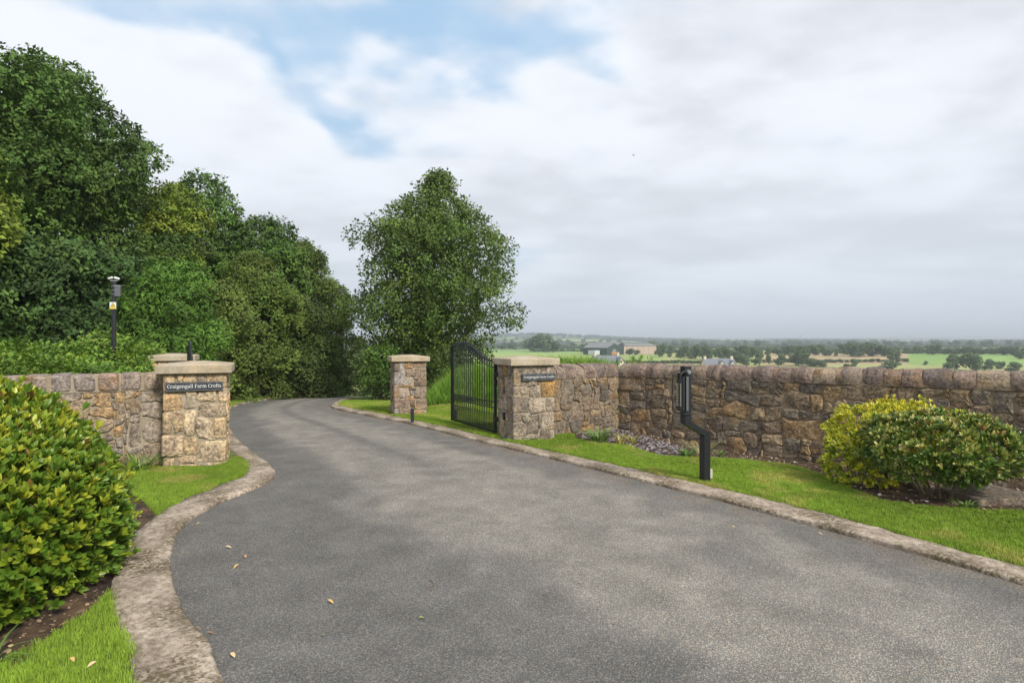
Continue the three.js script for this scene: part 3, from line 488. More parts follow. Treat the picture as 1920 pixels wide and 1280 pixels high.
// ---------------------------------------------------------------- cranked intercom post
{
  const b = hit(1322, 908, 1, 40), t = thing('intercom_post', 'black cranked intercom post with keypad standing on the right lawn', 'intercom post', null, [b[0], H(...b) + 0.02, -b[1]], 0.42);
  const rb = (n, w, h, d, x, y, z, m = M.black, p = t) => part(n, new RoundedBoxGeometry(w, h, d, 1, 0.005), m, p, [x, y, z]);
  // square tube swept along the crank: square ends at the mitres
  const sec = (pts, hw) => { const pos = [], idx = []; pts.forEach(([x, y, sx, sy]) => { for (const [a, c] of [[-1, -1], [1, -1], [1, 1], [-1, 1]]) pos.push(x + a * hw * sx, y + a * hw * sy, c * hw); }); for (let i = 0; i < pts.length - 1; i++) for (let k = 0; k < 4; k++) { const p = i * 4 + k, q = i * 4 + (k + 1) % 4; idx.push(p, q, p + 4, q, q + 4, p + 4); } idx.push(0, 2, 1, 0, 3, 2); const e = (pts.length - 1) * 4; idx.push(e, e + 1, e + 2, e, e + 2, e + 3); let g = new THREE.BufferGeometry(); g.setAttribute('position', new THREE.Float32BufferAttribute(pos, 3)); g.setIndex(idx); g = toCreasedNormals(g, 0.4); return boxUV(g, 0, 0); };
  part('lower_post', sec([[0, -0.1, 1, 0], [0, 0.575, 1, 0.27]], 0.044), M.black, t);
  part('cranked_arm', sec([[0, 0.577, 1, 0.27], [-0.285, 0.735, 1, 0.27]], 0.0435), M.black, t);
  part('upper_post', sec([[-0.285, 0.737, 1, 0.27], [-0.285, 1.39, 1, 0]], 0.044), M.black, t);
  const up = -0.285;
  rb('panel_box', 0.035, 0.40, 0.10, up - 0.069, 1.07, 0.0, M.black); rb('side_plate', 0.035, 0.40, 0.006, up - 0.022, 1.07, 0.0545, M.galvDark);
  const fp = rb('keypad', 0.012, 0.36, 0.085, up - 0.094, 1.07, 0, M.slate);
  for (let k = 0; k < 10; k++) for (const z of [-0.022, 0.022]) part('button', new RoundedBoxGeometry(0.01, 0.014, 0.03, 1, 0.003), M.beige, fp, [-0.009, 0.11 - k * 0.027, z]);
  rb('speaker_grille', 0.012, 0.06, 0.07, up - 0.094, 1.07 + 0.215, 0, M.black);
  for (const z of [0.066, -0.066]) { const c = new THREE.CatmullRomCurve3([V(up + 0.03, 1.325, z), V(up - 0.07, 1.335, z), V(up - 0.125, 1.30, z), V(up - 0.14, 1.22, z), V(up - 0.14, 0.93, z), V(up - 0.12, 0.86, z), V(up - 0.06, 0.835, z), V(up + 0.03, 0.84, z)]); part('guard_bar', new THREE.TubeGeometry(c, 32, 0.007, 6), M.iron, t); }
  part('knob', new THREE.CylinderGeometry(0.024, 0.028, 0.03, 14).rotateX(Math.PI / 2), M.steel, t, [up - 0.012, 1.325, 0.066]);
  rb('cable_box', 0.045, 0.11, 0.06, 0.076, 0.10, -0.005, M.beige);
}
// ---------------------------------------------------------------- camera pole behind the left wall
{
  const D = 12, X = (213 - 960) / F * D, c = thing('camera_pole', 'tall black pole with two white security cameras behind the low wall', 'camera pole', null, [X, H(X, D), -D], 0.25);
  part('pole', new THREE.CylinderGeometry(0.04, 0.04, 2.9, 16).translate(0, 1.45, 0), M.black, c); part('base_sleeve', new THREE.CylinderGeometry(0.058, 0.062, 1.2, 16).translate(0, 0.6, 0), M.black, c);
  const bx = part('junction_box', new RoundedBoxGeometry(0.10, 0.21, 0.08, 1, 0.01), M.galvDark, c, [0.075, 2.70, 0.02]); part('lid_edge', new RoundedBoxGeometry(0.106, 0.02, 0.086, 1, 0.004), M.steel, bx, [0, 0.11, 0]);
  for (const y of [2.64, 2.72, 2.80]) part('clamp_band', new THREE.TorusGeometry(0.045, 0.006, 5, 18).rotateX(Math.PI / 2), M.steel, c, [0, y, 0]);
  part('bracket', new THREE.BoxGeometry(0.12, 0.02, 0.03), M.steel, c, [0, 2.91, 0]);
  for (const s of [-1, 1]) { const cam = part('security_camera', new THREE.CapsuleGeometry(0.023, 0.06, 4, 12).rotateZ(Math.PI / 2), M.white, c, [s * 0.055, 2.955, 0.02]); cam.rotation.z = -s * 0.28; cam.rotation.y = s * 0.4; part('lens', new THREE.CylinderGeometry(0.016, 0.016, 0.02, 12).rotateZ(Math.PI / 2), M.black, cam, [s * 0.05, 0, 0]); }
  const sg = thing('warning_sign', 'small yellow and white camera warning sign strapped to the black pole', 'sign', null, [X + 0.01, H(X, D) + 2.42, -D + 0.048], 0.1);
  part('plate', new THREE.BoxGeometry(0.12, 0.135, 0.004), M.white, sg);
  const tri = new THREE.Shape([new THREE.Vector2(-0.048, -0.022), new THREE.Vector2(0.048, -0.022), new THREE.Vector2(0, 0.058)]); part('triangle_border', new THREE.ExtrudeGeometry(tri, { depth: 0.001, bevelEnabled: false }), M.black, sg, [0, 0, 0.0021]);
  const tr2 = new THREE.Shape([new THREE.Vector2(-0.037, -0.016), new THREE.Vector2(0.037, -0.016), new THREE.Vector2(0, 0.046)]); part('triangle', new THREE.ExtrudeGeometry(tr2, { depth: 0.001, bevelEnabled: false }), M.yellow, sg, [0, 0, 0.0034]);
  part('camera_symbol', new THREE.BoxGeometry(0.03, 0.012, 0.001), M.black, sg, [0, 0.002, 0.005]); part('text_band', new THREE.BoxGeometry(0.112, 0.036, 0.001), M.yellow, sg, [0, -0.046, 0.0028]);
}

// ---------------------------------------------------------------- foliage building blocks
function leafGeo(len, wid, fold = 0.25, curl = 0.2, seg = 3, ov = 0.85) {            // leaf from the origin along +z, face up
  const pos = [0, 0, 0], idx = [], uv = [0.5, 0];
  for (let i = 1; i < seg; i++) { const t = i / seg, w = wid / 2 * Math.sin(Math.PI * Math.pow(t, ov)) ** 0.8, y = -curl * len * t * t; pos.push(-w, y + fold * w, t * len, 0, y, t * len, w, y + fold * w, t * len); uv.push(0, t, 0.5, t, 1, t); }
  pos.push(0, -curl * len, len); uv.push(0.5, 1); const e = pos.length / 3 - 1;
  idx.push(0, 2, 1, 0, 3, 2); for (let i = 0; i < seg - 2; i++) { const a = 1 + 3 * i, b = a + 3; idx.push(a, a + 1, b, a + 1, b + 1, b, a + 1, a + 2, b + 1, a + 2, b + 2, b + 1); } const l = 1 + 3 * (seg - 2); idx.push(l, l + 1, e, l + 1, l + 2, e);
  const g = new THREE.BufferGeometry(); g.setAttribute('position', new THREE.Float32BufferAttribute(pos, 3)); g.setAttribute('uv', new THREE.Float32BufferAttribute(uv, 2)); g.setIndex(idx); g.computeVertexNormals(); return g;
}
function sprayGeo(n, rad, len, wid, seed, droop = 0.2) {                 // a twig end: leaves round a short axis along +y
  const r = rngOf(seed), out = [], L = leafGeo(len, wid, 0.3, 0.15, 2);
  for (let i = 0; i < n; i++) {
    const g = L.clone(), k = 0.7 + 0.6 * r(); g.scale(k, k, k); g.rotateZ((r() - 0.5) * 1.4); g.rotateX(-0.5 + (r() - 0.5) * 1.5 + droop); g.rotateY(i * 2.399 + r()); const q = r() * 6.28, rr = rad * Math.sqrt(r()); g.translate(Math.cos(q) * rr, (r() - 0.4) * rad * 1.1, Math.sin(q) * rr); out.push(g);
  }
  return mergeGeometries(out);
}
const _q = new THREE.Quaternion(), _q2 = new THREE.Quaternion(), _up = V(0, 1, 0);
function orient(pos, dir, spin, sx, sy = sx) { _q.setFromUnitVectors(_up, dir); _q2.setFromAxisAngle(_up, spin); _q.multiply(_q2); return new THREE.Matrix4().compose(pos, _q, V(sx, sy, sx)); }
function unit(r) { const z = 2 * r() - 1, a = r() * 6.2832, s = Math.sqrt(1 - z * z); return V(Math.cos(a) * s, z, Math.sin(a) * s); }
function at(profile, y) { if (y <= profile[0][0]) return profile[0][1]; for (let i = 1; i < profile.length; i++) if (y <= profile[i][0]) return lerp(profile[i - 1][1], profile[i][1], (y - profile[i - 1][0]) / (profile[i][0] - profile[i - 1][0])); return 0; }
const SP = {
  oak: sprayGeo(11, 0.17, 0.13, 0.075, 3), small: sprayGeo(11, 0.13, 0.10, 0.055, 5), beech: sprayGeo(13, 0.16, 0.095, 0.058, 7, 0.5), ash: sprayGeo(14, 0.17, 0.12, 0.040, 9, 0.45), bramble: sprayGeo(9, 0.12, 0.10, 0.07, 11), nettle: sprayGeo(10, 0.10, 0.09, 0.045, 13),
};
// a tree: profile = [[height, crown radius], ...]; lobes of foliage carried on limbs
function tree(name, label, cat, x, D, o) {
  const { profile, n, lobe, spray, tint, dens = 22, trunkR = 0.2, seed = 1, lean = [0, 0], group, squash = [1, 1], flat = 0.82, sizes = [0.8, 1.25], crownTop, mix } = o;
  const r = rngOf(seed), t = thing(name, label, cat, group, [x, H(x, D) - 0.05, -D]); const top = profile[profile.length - 1][0], low = profile[0][0];
  const lobes = [];
  for (let i = 0, guard = 0; i < n && guard < n * 30; guard++) {
    const y = lerp(low, top, r()), R = at(profile, y) * (1 + (o.rag || 0.12) * (r() - 0.5) * 2 * (y / top > 0.93 ? 0.3 : 1)); if (r() * 1.02 * (o.wide || Math.max(...profile.map((p) => p[1]))) > R + 0.25) continue;
    const lr = Math.min(lobe * (0.5 + 1.0 * r()), Math.max(0.3, R * 0.75 + 0.15)), a = r() * 6.2832, k = Math.max(0, R - lr * 0.75) * Math.pow(r(), 0.38), f = (y - low) / (top - low);
    lobes.push([Math.cos(a) * k * squash[0] + lean[0] * f, Math.min(y, top - lr * 0.6), Math.sin(a) * k * squash[1] + lean[1] * f, lr, 0.66 + 0.68 * r(), r()]); i++;
  }
  const list = [];
  for (const [cx, cy, cz, lr, sh, hue] of lobes) {
    const cnt = Math.round(4 * Math.PI * lr * lr * dens * 0.62), c = V(cx, cy, cz);
    for (let i = 0; i < cnt; i++) {
      const d = unit(r); if (d.y < -0.25 && r() < 0.65) continue; const rag = 0.72 + 0.42 * r() + 0.3 * (vnoise(d.x * 2.2 + cx, d.y * 2.2 + cy, d.z * 2.2 + cz) - 0.5), p = V(d.x * lr * rag, d.y * lr * rag * flat, d.z * lr * rag).add(c);
      let deep = false; for (const q of lobes) { const e = (p.x - q[0]) ** 2 + ((p.y - q[1]) / flat) ** 2 + (p.z - q[2]) ** 2; if (e < (q[3] * 0.52) ** 2) { deep = true; break; } } if (deep && r() < 0.85) continue;
      const dir = d.clone().addScaledVector(unit(r), 0.55).add(V(0, 0.55, 0)).normalize(), v = sh * (0.75 + 0.5 * r()), a = tint[0], b = tint[1], m = clamp((mix || 0.25) * 2 * hue * (0.4 + 1.2 * r()));
      list.push({ m: orient(p, dir, r() * 6.28, lerp(sizes[0], sizes[1], r())), c: lin(lerp(a[0], b[0], m) * v, lerp(a[1], b[1], m) * v, lerp(a[2], b[2], m) * v) });
    }
  }
  // trunk and limbs reaching the lobes
  const tt = crownTop || top * 0.8, tp = []; const tr = []; for (let i = 0; i <= 7; i++) { const f = i / 7; tp.push(V(lean[0] * f * 0.8 + Math.sin(f * 5 + seed) * 0.08 * trunkR * 4, f * tt, lean[1] * f * 0.8 + Math.cos(f * 4 + seed) * 0.08 * trunkR * 4)); tr.push(trunkR * (i === 0 ? 1.35 : 1) * lerp(1, 0.16, f)); } tp[0].y = -0.15;
  part('trunk', taper(tp, tr, 9), M.bark, t);
  lobes.filter((_, i) => i % Math.max(1, Math.round(n / (o.limbs || 26))) === 0).forEach(([cx, cy, cz, lr]) => {
    const f0 = clamp((cy - Math.hypot(cx, cz) * 0.75) / tt, 0.12, 0.92), k = f0 * 7, i = Math.min(6, k | 0), s = tp[i].clone().lerp(tp[i + 1], k - i), e = V(cx, cy - lr * 0.1, cz), m1 = s.clone().lerp(e, 0.45).add(V(0, -0.08 * s.distanceTo(e), 0)), r0 = trunkR * lerp(0.42, 0.14, f0);
    part('limb', taper([s, m1, s.clone().lerp(e, 0.75), e], [r0, r0 * 0.6, r0 * 0.38, r0 * 0.15], 5), M.bark, t);
  });
  instanced('crown', spray, M.leaf, t, list, 'stuff'); return t;
}
const OAK = [[0.070, 0.135, 0.024], [0.17, 0.27, 0.038]], OAK2 = [[0.076, 0.148, 0.026], [0.155, 0.265, 0.04]], HORN = [[0.095, 0.16, 0.026], [0.215, 0.26, 0.05]], LIME = [[0.17, 0.24, 0.028], [0.26, 0.31, 0.035]], ASH = [[0.10, 0.21, 0.026], [0.17, 0.31, 0.04]];
const X = (px, D) => (px - 960) / F * D;
const WOOD = 'trees lining the left of the drive';
tree('oak_tree', 'tallest dark green oak filling the upper left corner', 'tree', X(5, 20), 20, { profile: [[0.4, 3.4], [2.5, 4.7], [5, 5.0], [7.6, 5.2], [8.6, 4.9], [9.7, 3.7], [10.5, 2.4], [11.0, 1.2]], n: 175, lobe: 1.0, spray: SP.oak, tint: OAK, dens: 21, trunkR: 0.45, seed: 4, group: WOOD, limbs: 34 });
tree('oak_tree', 'second oak, its ragged crown rising beyond the tallest oak', 'tree', X(375, 27), 27, { profile: [[1.2, 2.2], [3.5, 3.2], [5.5, 3.2], [7.4, 2.4], [8.8, 1.5], [9.7, 0.6]], n: 100, lobe: 0.9, spray: SP.oak, tint: OAK2, dens: 18, trunkR: 0.34, seed: 12, group: WOOD });
tree('oak_tree', 'third oak from the left edge, rounded crown above the hornbeams', 'tree', X(490, 27.5), 27.5, { profile: [[1.2, 2.2], [3.2, 2.9], [5.2, 2.6], [6.9, 1.7], [8.0, 0.6]], n: 84, lobe: 0.85, spray: SP.oak, tint: OAK2, dens: 18, trunkR: 0.3, seed: 19, group: WOOD });
tree('sycamore_tree', 'yellow-green sycamore glimpsed between the first two oaks', 'tree', X(285, 24), 24, { profile: [[1.5, 2.2], [4, 2.6], [6.6, 2.4], [8.4, 1.2]], n: 66, lobe: 0.75, spray: SP.oak, tint: LIME, dens: 17, trunkR: 0.25, seed: 23, group: WOOD, mix: 0.3 });
tree('sycamore_tree', 'yellow-green sycamore bough entering at the left edge', 'tree', X(-58, 14), 14, { profile: [[3.8, 0.9], [5.0, 1.05], [5.9, 0.9], [6.5, 0.4]], n: 22, lobe: 0.5, spray: SP.oak, tint: LIME, dens: 20, trunkR: 0.14, seed: 27, group: WOOD, mix: 0.3 });
tree('hornbeam_tree', 'tall bronze-green hornbeam at the far end of the tree line', 'tree', X(565, 28), 28, { profile: [[0.0, 1.6], [2.0, 2.4], [4.2, 2.2], [6.0, 1.3], [7.1, 0.5]], n: 64, lobe: 0.75, spray: SP.beech, tint: HORN, dens: 22, trunkR: 0.25, seed: 31, group: WOOD, flat: 0.7 });
tree('hornbeam_tree', 'last low hornbeam sloping down to the bend of the drive', 'tree', X(618, 28.5), 28.5, { profile: [[0.0, 1.2], [1.5, 1.45], [3.4, 1.3], [4.8, 0.8], [5.6, 0.3]], n: 46, lobe: 0.6, spray: SP.beech, tint: HORN, dens: 22, trunkR: 0.18, seed: 37, group: WOOD, flat: 0.7 });
tree('hornbeam_tree', 'bushy bronze-green hornbeam with foliage down to the verge', 'tree', X(480, 23), 23, { profile: [[0.0, 1.5], [1.5, 1.9], [3.2, 1.7], [4.7, 0.9], [5.4, 0.4]], n: 60, lobe: 0.65, spray: SP.beech, tint: HORN, dens: 24, trunkR: 0.2, seed: 43, group: WOOD, flat: 0.7, mix: 0.32 });
tree('hornbeam_tree', 'small hornbeam directly above the pale sandstone pillar', 'tree', X(415, 19.5), 19.5, { profile: [[0.1, 1.0], [1.4, 1.35], [2.8, 1.1], [3.7, 0.4]], n: 36, lobe: 0.5, spray: SP.beech, tint: HORN, dens: 26, trunkR: 0.13, seed: 47, group: WOOD, flat: 0.7, mix: 0.36 });
tree('hornbeam_tree', 'dark hornbeam at the drive edge under the last trees', 'tree', X(560, 25), 25, { profile: [[0.0, 1.5], [1.2, 1.8], [2.8, 1.5], [4.2, 0.5]], n: 50, lobe: 0.6, spray: SP.beech, tint: [[0.075, 0.125, 0.026], [0.16, 0.20, 0.045]], dens: 22, trunkR: 0.15, seed: 53, group: WOOD, flat: 0.7 });
tree('ash_tree', 'bright green young ash beside the camera pole', 'tree', X(325, 16.5), 16.5, { profile: [[0.6, 1.0], [1.8, 1.45], [3.0, 1.3], [3.9, 0.5]], n: 40, lobe: 0.5, spray: SP.ash, tint: ASH, dens: 28, trunkR: 0.1, seed: 59, group: WOOD, mix: 0.35 });
tree('holly_tree', 'dark evergreen under-storey tree beneath the tallest oak', 'tree', X(150, 17), 17, { profile: [[0.2, 2.2], [1.6, 2.6], [3.2, 2.2], [4.4, 0.9]], n: 54, lobe: 0.65, spray: SP.oak, tint: [[0.052, 0.105, 0.026], [0.11, 0.19, 0.036]], dens: 22, trunkR: 0.14, seed: 61, group: WOOD });
tree('holly_tree', 'dark evergreen under-storey tree against the left edge', 'tree', X(-10, 15.5), 15.5, { profile: [[0.2, 1.8], [1.6, 2.0], [3.4, 1.7], [4.4, 0.7]], n: 44, lobe: 0.65, spray: SP.oak, tint: [[0.052, 0.105, 0.026], [0.12, 0.2, 0.036]], dens: 22, trunkR: 0.14, seed: 67, group: WOOD });
tree('young_oak', 'free-standing young oak with pointed crown behind the lawn pillar', 'tree', X(806, 24), 24, { profile: [[0.3, 1.9], [1.6, 2.8], [3.0, 3.3], [4.3, 3.4], [5.4, 3.15], [6.4, 2.55], [7.1, 1.7], [7.8, 0.95], [8.3, 0.5], [8.8, 0.25]], n: 240, lobe: 0.64, rag: 0.27, sizes: [0.95, 1.5], spray: SP.small, tint: [[0.085, 0.148, 0.028], [0.20, 0.27, 0.045]], dens: 15, trunkR: 0.2, seed: 71, limbs: 40, lean: [0.35, 0], crownTop: 8.6 });
tree('shrub_tree', 'low dark bush at the foot of the young oak', 'bush', X(715, 21), 21, { profile: [[0, 0.7], [0.8, 0.9], [1.8, 0.4]], n: 18, lobe: 0.4, spray: SP.small, tint: OAK2, dens: 30, trunkR: 0.06, seed: 73 });
for (const [px, D, h, w, s, l] of [[690, 62, 4.2, 2.6, 81, 'pale green bush beyond the bend in the drive'], [672, 48, 4.4, 1.6, 83, 'narrow green bush closing the far end of the drive'], [716, 75, 6, 3, 85, 'rounded green tree in the gap left of the young oak']])
  tree('distant_bush', l, 'bush', X(px, D), D, { profile: [[0, w * 0.8], [h * 0.4, w], [h * 0.8, w * 0.6], [h, 0.3]], n: 26, lobe: w * 0.33, spray: SP.oak, tint: [[0.11, 0.15, 0.045], [0.2, 0.23, 0.07]], dens: 12, trunkR: 0.1, seed: s, sizes: [1.3, 2] });

// rough growth behind the left wall
{
  const r = rngOf(7), list = []; const W2 = [-8.1, 6.26], U2 = [0.842, 0.539];
  for (let i = 0; i < 15000; i++) {
    const x = lerp(-12, -4.9, r()), D = lerp(8.4, 15, r()), behind = -(x - W2[0]) * U2[1] + (D - W2[1]) * U2[0]; if (behind < 0.75 || inside(polyO, x, D) || distTo(leftO, x, D) < 1.0) continue;
    if (Math.hypot(x + 7.28, D - 13.35) < 0.75 || Math.hypot(x + 4.4, D - 8.58) < 0.9 || (x > -6.3 && D < 11.4)) continue;
    const top = 0.75 + 1.15 * fbm(x * 0.9 + 3, D * 0.9, 2, 3) + 0.25 * Math.exp(-(((x + 8.3) / 0.8) ** 2)), y = top * (0.35 + 0.65 * Math.sqrt(r())), m = r(), v = 0.6 + 0.75 * r(), yel = r() < 0.18 ? 1 : 0;
    const dir = V(0, 1, 0).addScaledVector(unit(r), 0.6).normalize(); list.push({ m: orient(V(x, H(x, D) + y, -D), dir, r() * 6.28, 0.45 + 0.5 * r()), c: lin((lerp(0.12, 0.20, m) + yel * 0.08) * v, (lerp(0.24, 0.32, m) + yel * 0.03) * v, 0.035 * v) });
  }
  const g = instanced('undergrowth', SP.bramble, M.leaf, scene, list, 'stuff'); tag(g, 'bright green bramble and nettle undergrowth behind the low wall', 'undergrowth');
}
// single weeds looking over the right-hand wall
{
  const r = rngOf(17); let k = 0;
  for (const [px, D, top, n, l] of [[1062, 12.6, 668, 26, 'leafy weed clump looking over the wall beside the name-plate pillar'], [1076, 13.4, 671, 14, 'thin weed standing just right of the leafy weed clump'], [1155, 13.6, 676, 14, 'low weed tuft above the inner wall corner'], [1180, 13.2, 664, 30, 'tallest weed clump looking over the wall near the inner corner'], [1200, 13.6, 667, 26, 'weed clump on the right of the tallest wall-top weeds'], [1222, 14, 677, 10, 'small dark weed tuft furthest along the wall top']]) {
    const x = X(px, D), t = thing('weed', l, 'weed', 'weeds behind the wall', [x, H(x, D), -D]), y1 = EYE + (640 - top) / F * D - H(x, D), list = [];
    for (let i = 0; i < n; i++) { const a = r() * 6.28, q = 0.28 * Math.sqrt(r()), e = V(Math.cos(a) * q, y1 * (0.72 + 0.28 * r()), Math.sin(a) * q); part('stem', taper([V(e.x * 0.5, -0.05, e.z * 0.5), V(e.x * 0.7, e.y * 0.5, e.z * 0.7), e], [0.006, 0.005, 0.003], 4), M.twig, t); for (let j = 0; j < 9; j++) { const f = 0.62 + 0.38 * r(), v = 1.1 + 0.5 * r(); list.push({ m: orient(V(e.x * lerp(0.5, 1, f), e.y * f, e.z * lerp(0.5, 1, f)), V(0, 1, 0).addScaledVector(unit(r), 0.7).normalize(), r() * 6.28, 0.35 + 0.35 * r()), c: lin(0.17 * v, 0.27 * v, 0.05 * v) }); } }
    instanced('foliage', SP.nettle, M.leaf, t, list, 'stuff'); k++;
  }
}
// ---------------------------------------------------------------- leafy shrubs: rosettes of leaves over a dome; the largest leaves are parts of their own
const gloss = (c, rough = 0.42) => new THREE.MeshPhysicalMaterial({ color: lin(...c), roughness: rough, transmission: 0.22, thickness: 0, side: THREE.DoubleSide });
function shrub(t, { centre, rad, rosettes, per, len, wid, palette, weights, seed, spread = 0.8, upBias = 0.55, yMin = 0.06, bump = 0.12, cutBack, stems = 9, topTint, boxy }) {
  const r = rngOf(seed), mats = palette.map((c) => gloss(c)), geos = [leafGeo(len, wid, 0.3, 0.06, 5, 1.3), leafGeo(len * 0.9, wid * 1.05, 0.4, 0.16, 5, 1.3), leafGeo(len * 1.1, wid * 0.92, 0.25, -0.08, 5, 1.3)], leaves = [], c = V(...centre);
  for (let i = 0, g = 0; i < rosettes && g < rosettes * 8; g++) {
    const d = unit(r), plan = (boxy && d.y < 0 ? Math.pow(1 - d.y * d.y, -0.4) : 1) * (!boxy ? 1 : d.z > 0 ? Math.hypot(d.x, d.z) / Math.pow(d.x ** 6 + d.z ** 6, 1 / 6) : 1), lump = (boxy && d.y > 0 ? 1 - 0.085 * Math.sin(2 * Math.asin(d.y)) : 1) + bump * (2 * vnoise(d.x * 3 + seed, d.y * 3, d.z * 3) - 1), dep = 1 - 0.16 * r() * r() - (r() < 0.2 ? 0.15 * r() : 0) + (r() < 0.05 ? 0.07 * r() : 0), p = V(d.x * plan * rad[0] * lump * dep, d.y * rad[1] * lump * dep, d.z * plan * rad[2] * lump * dep).add(c);
    if (p.y < yMin || (cutBack && cutBack(p, d))) continue; i++;
    const nrm = V(d.x / rad[0], d.y / rad[1], d.z / rad[2]).normalize(), ax = nrm.addScaledVector(unit(r), 0.35).add(V(0, upBias, 0)).normalize(), young = topTint ? topTint(p, d, r) : r();
    for (let k = 0; k < per; k++) {
      const q = new THREE.Quaternion().setFromUnitVectors(_up, ax).multiply(new THREE.Quaternion().setFromAxisAngle(_up, k * 2.399 + r() * 0.6)).multiply(new THREE.Quaternion().setFromAxisAngle(V(1, 0, 0), -Math.PI / 2 + spread * (0.35 + 0.75 * (k / per)) + (r() - 0.5) * 0.3)).multiply(new THREE.Quaternion().setFromAxisAngle(V(0, 0, 1), (r() - 0.5) * 0.7));
      const s = 0.5 + 0.75 * Math.sqrt(r()), m = new THREE.Matrix4().compose(p.clone().addScaledVector(ax, -0.25 * len + (r() - 0.5) * 0.3 * len), q, V(s, s, s));
      let w = clamp(young * 0.75 + r() * 0.25, 0, 0.999), pi = 0; while (pi < weights.length - 1 && w > weights[pi]) { w -= weights[pi]; pi++; }
      leaves.push({ m, pi, gi: (r() * 3) | 0, key: p.clone().applyMatrix4(t.matrixWorld).sub(camera.position).length() - 0.3 * s - (d.dot(camera.position.clone().sub(c).sub(t.position).normalize()) > 0.3 ? 0.4 : 0) });
    }
  }
  leaves.sort((a, b) => a.key - b.key);
  leaves.slice(0, 300).forEach((e) => { const m = part('leaf', geos[e.gi], mats[e.pi], t); e.m.decompose(m.position, m.quaternion, m.scale); });
  const rest = leaves.slice(300); instanced('foliage', geos[0], new THREE.MeshPhysicalMaterial({ color: 0xffffff, roughness: 0.42, transmission: 0.22, thickness: 0, side: THREE.DoubleSide }), t, rest.map((e) => { const v = 0.85 + 0.3 * r(); return { m: e.m, c: lin(...palette[e.pi].map((q) => q * v)) }; }), 'stuff');
  for (let i = 0; i < stems; i++) { const a = i / stems * 6.28 + r(), e = V(c.x + Math.cos(a) * rad[0] * 0.7, c.y + rad[1] * (0.1 + 0.5 * r()), c.z + Math.sin(a) * rad[2] * 0.7), b = V(c.x + Math.cos(a) * rad[0] * 0.18, -0.03, c.z + Math.sin(a) * rad[2] * 0.18), m1 = b.clone().lerp(e, 0.5).add(V((r() - 0.5) * 0.1, -0.05, (r() - 0.5) * 0.1)); part('stem', taper([b, m1, e], [0.016, 0.011, 0.005], 5), M.twig, t); }
}
{
  const t = thing('clipped_bush', 'large clipped evergreen bush with glossy leaves at the left edge', 'bush', null, [-5.0, 0, -4.3]); t.updateMatrixWorld();
  shrub(t, { centre: [0, 0.45, 0], rad: [2.22, 1.26, 1.28], boxy: true, rosettes: 7600, per: 8, len: 0.072, wid: 0.025, spread: 0.58, palette: [[0.125, 0.225, 0.022], [0.24, 0.32, 0.026], [0.43, 0.46, 0.04], [0.23, 0.13, 0.034], [0.55, 0.36, 0.09]], weights: [0.40, 0.26, 0.17, 0.15, 0.02], seed: 8, upBias: 0.75, bump: 0.055, cutBack: (p, d) => d.x < -0.35 || d.z < -0.75, topTint: (p, d, r) => clamp(r() * 0.85 + 0.22 * (p.y - 0.8)) });
}
{
  const b = [4.62, 6.65], t = thing('azalea_shrub', 'rounded shrub with cream and bronze tipped leaves on bare stems', 'shrub', 'shrubs before the long wall', [b[0], H(...b), -b[1]]); t.updateMatrixWorld();
  shrub(t, { centre: [0.04, 0.55, 0], rad: [0.76, 0.38, 0.70], rosettes: 1700, per: 8, len: 0.066, wid: 0.023, palette: [[0.11, 0.19, 0.028], [0.25, 0.31, 0.05], [0.55, 0.50, 0.16], [0.34, 0.16, 0.055], [0.68, 0.54, 0.28]], weights: [0.42, 0.22, 0.18, 0.07, 0.11], seed: 18, upBias: 0.45, yMin: 0.26, bump: 0.22, stems: 16, topTint: (p, d, r) => clamp(r() * 0.75 + 0.38 * (p.y - 0.5)) });
}
{
  const b = [4.38, 7.6], t = thing('golden_shrub', 'lime yellow fine-leaved shrub against the long wall, left of the cream-tipped one', 'shrub', 'shrubs before the long wall', [b[0], H(...b), -b[1]]); t.updateMatrixWorld();
  const opt = { per: 9, len: 0.055, wid: 0.015, palette: [[0.20, 0.30, 0.03], [0.44, 0.48, 0.035], [0.68, 0.64, 0.05], [0.42, 0.28, 0.06]], weights: [0.26, 0.34, 0.36, 0.04], seed: 28, upBias: 0.5, bump: 0.25, stems: 8 };
  shrub(t, { ...opt, centre: [0.42, 0.57, 0], rad: [0.84, 0.43, 0.5], rosettes: 1700, yMin: 0.15, topTint: (p, d, r) => clamp(r() * 0.7 + 0.65 * (p.y - 0.30)) });
  const b2 = [4.12, 7.2], t2 = thing('golden_shrub', 'low green-gold mound at the foot of the lime yellow shrub', 'shrub', 'shrubs before the long wall', [b2[0], H(...b2), -b2[1]]); t2.updateMatrixWorld();
  shrub(t2, { ...opt, centre: [0, 0.28, 0], rad: [0.44, 0.28, 0.35], rosettes: 480, seed: 38, stems: 5, topTint: (p, d, r) => clamp(r() * 0.85) });
}
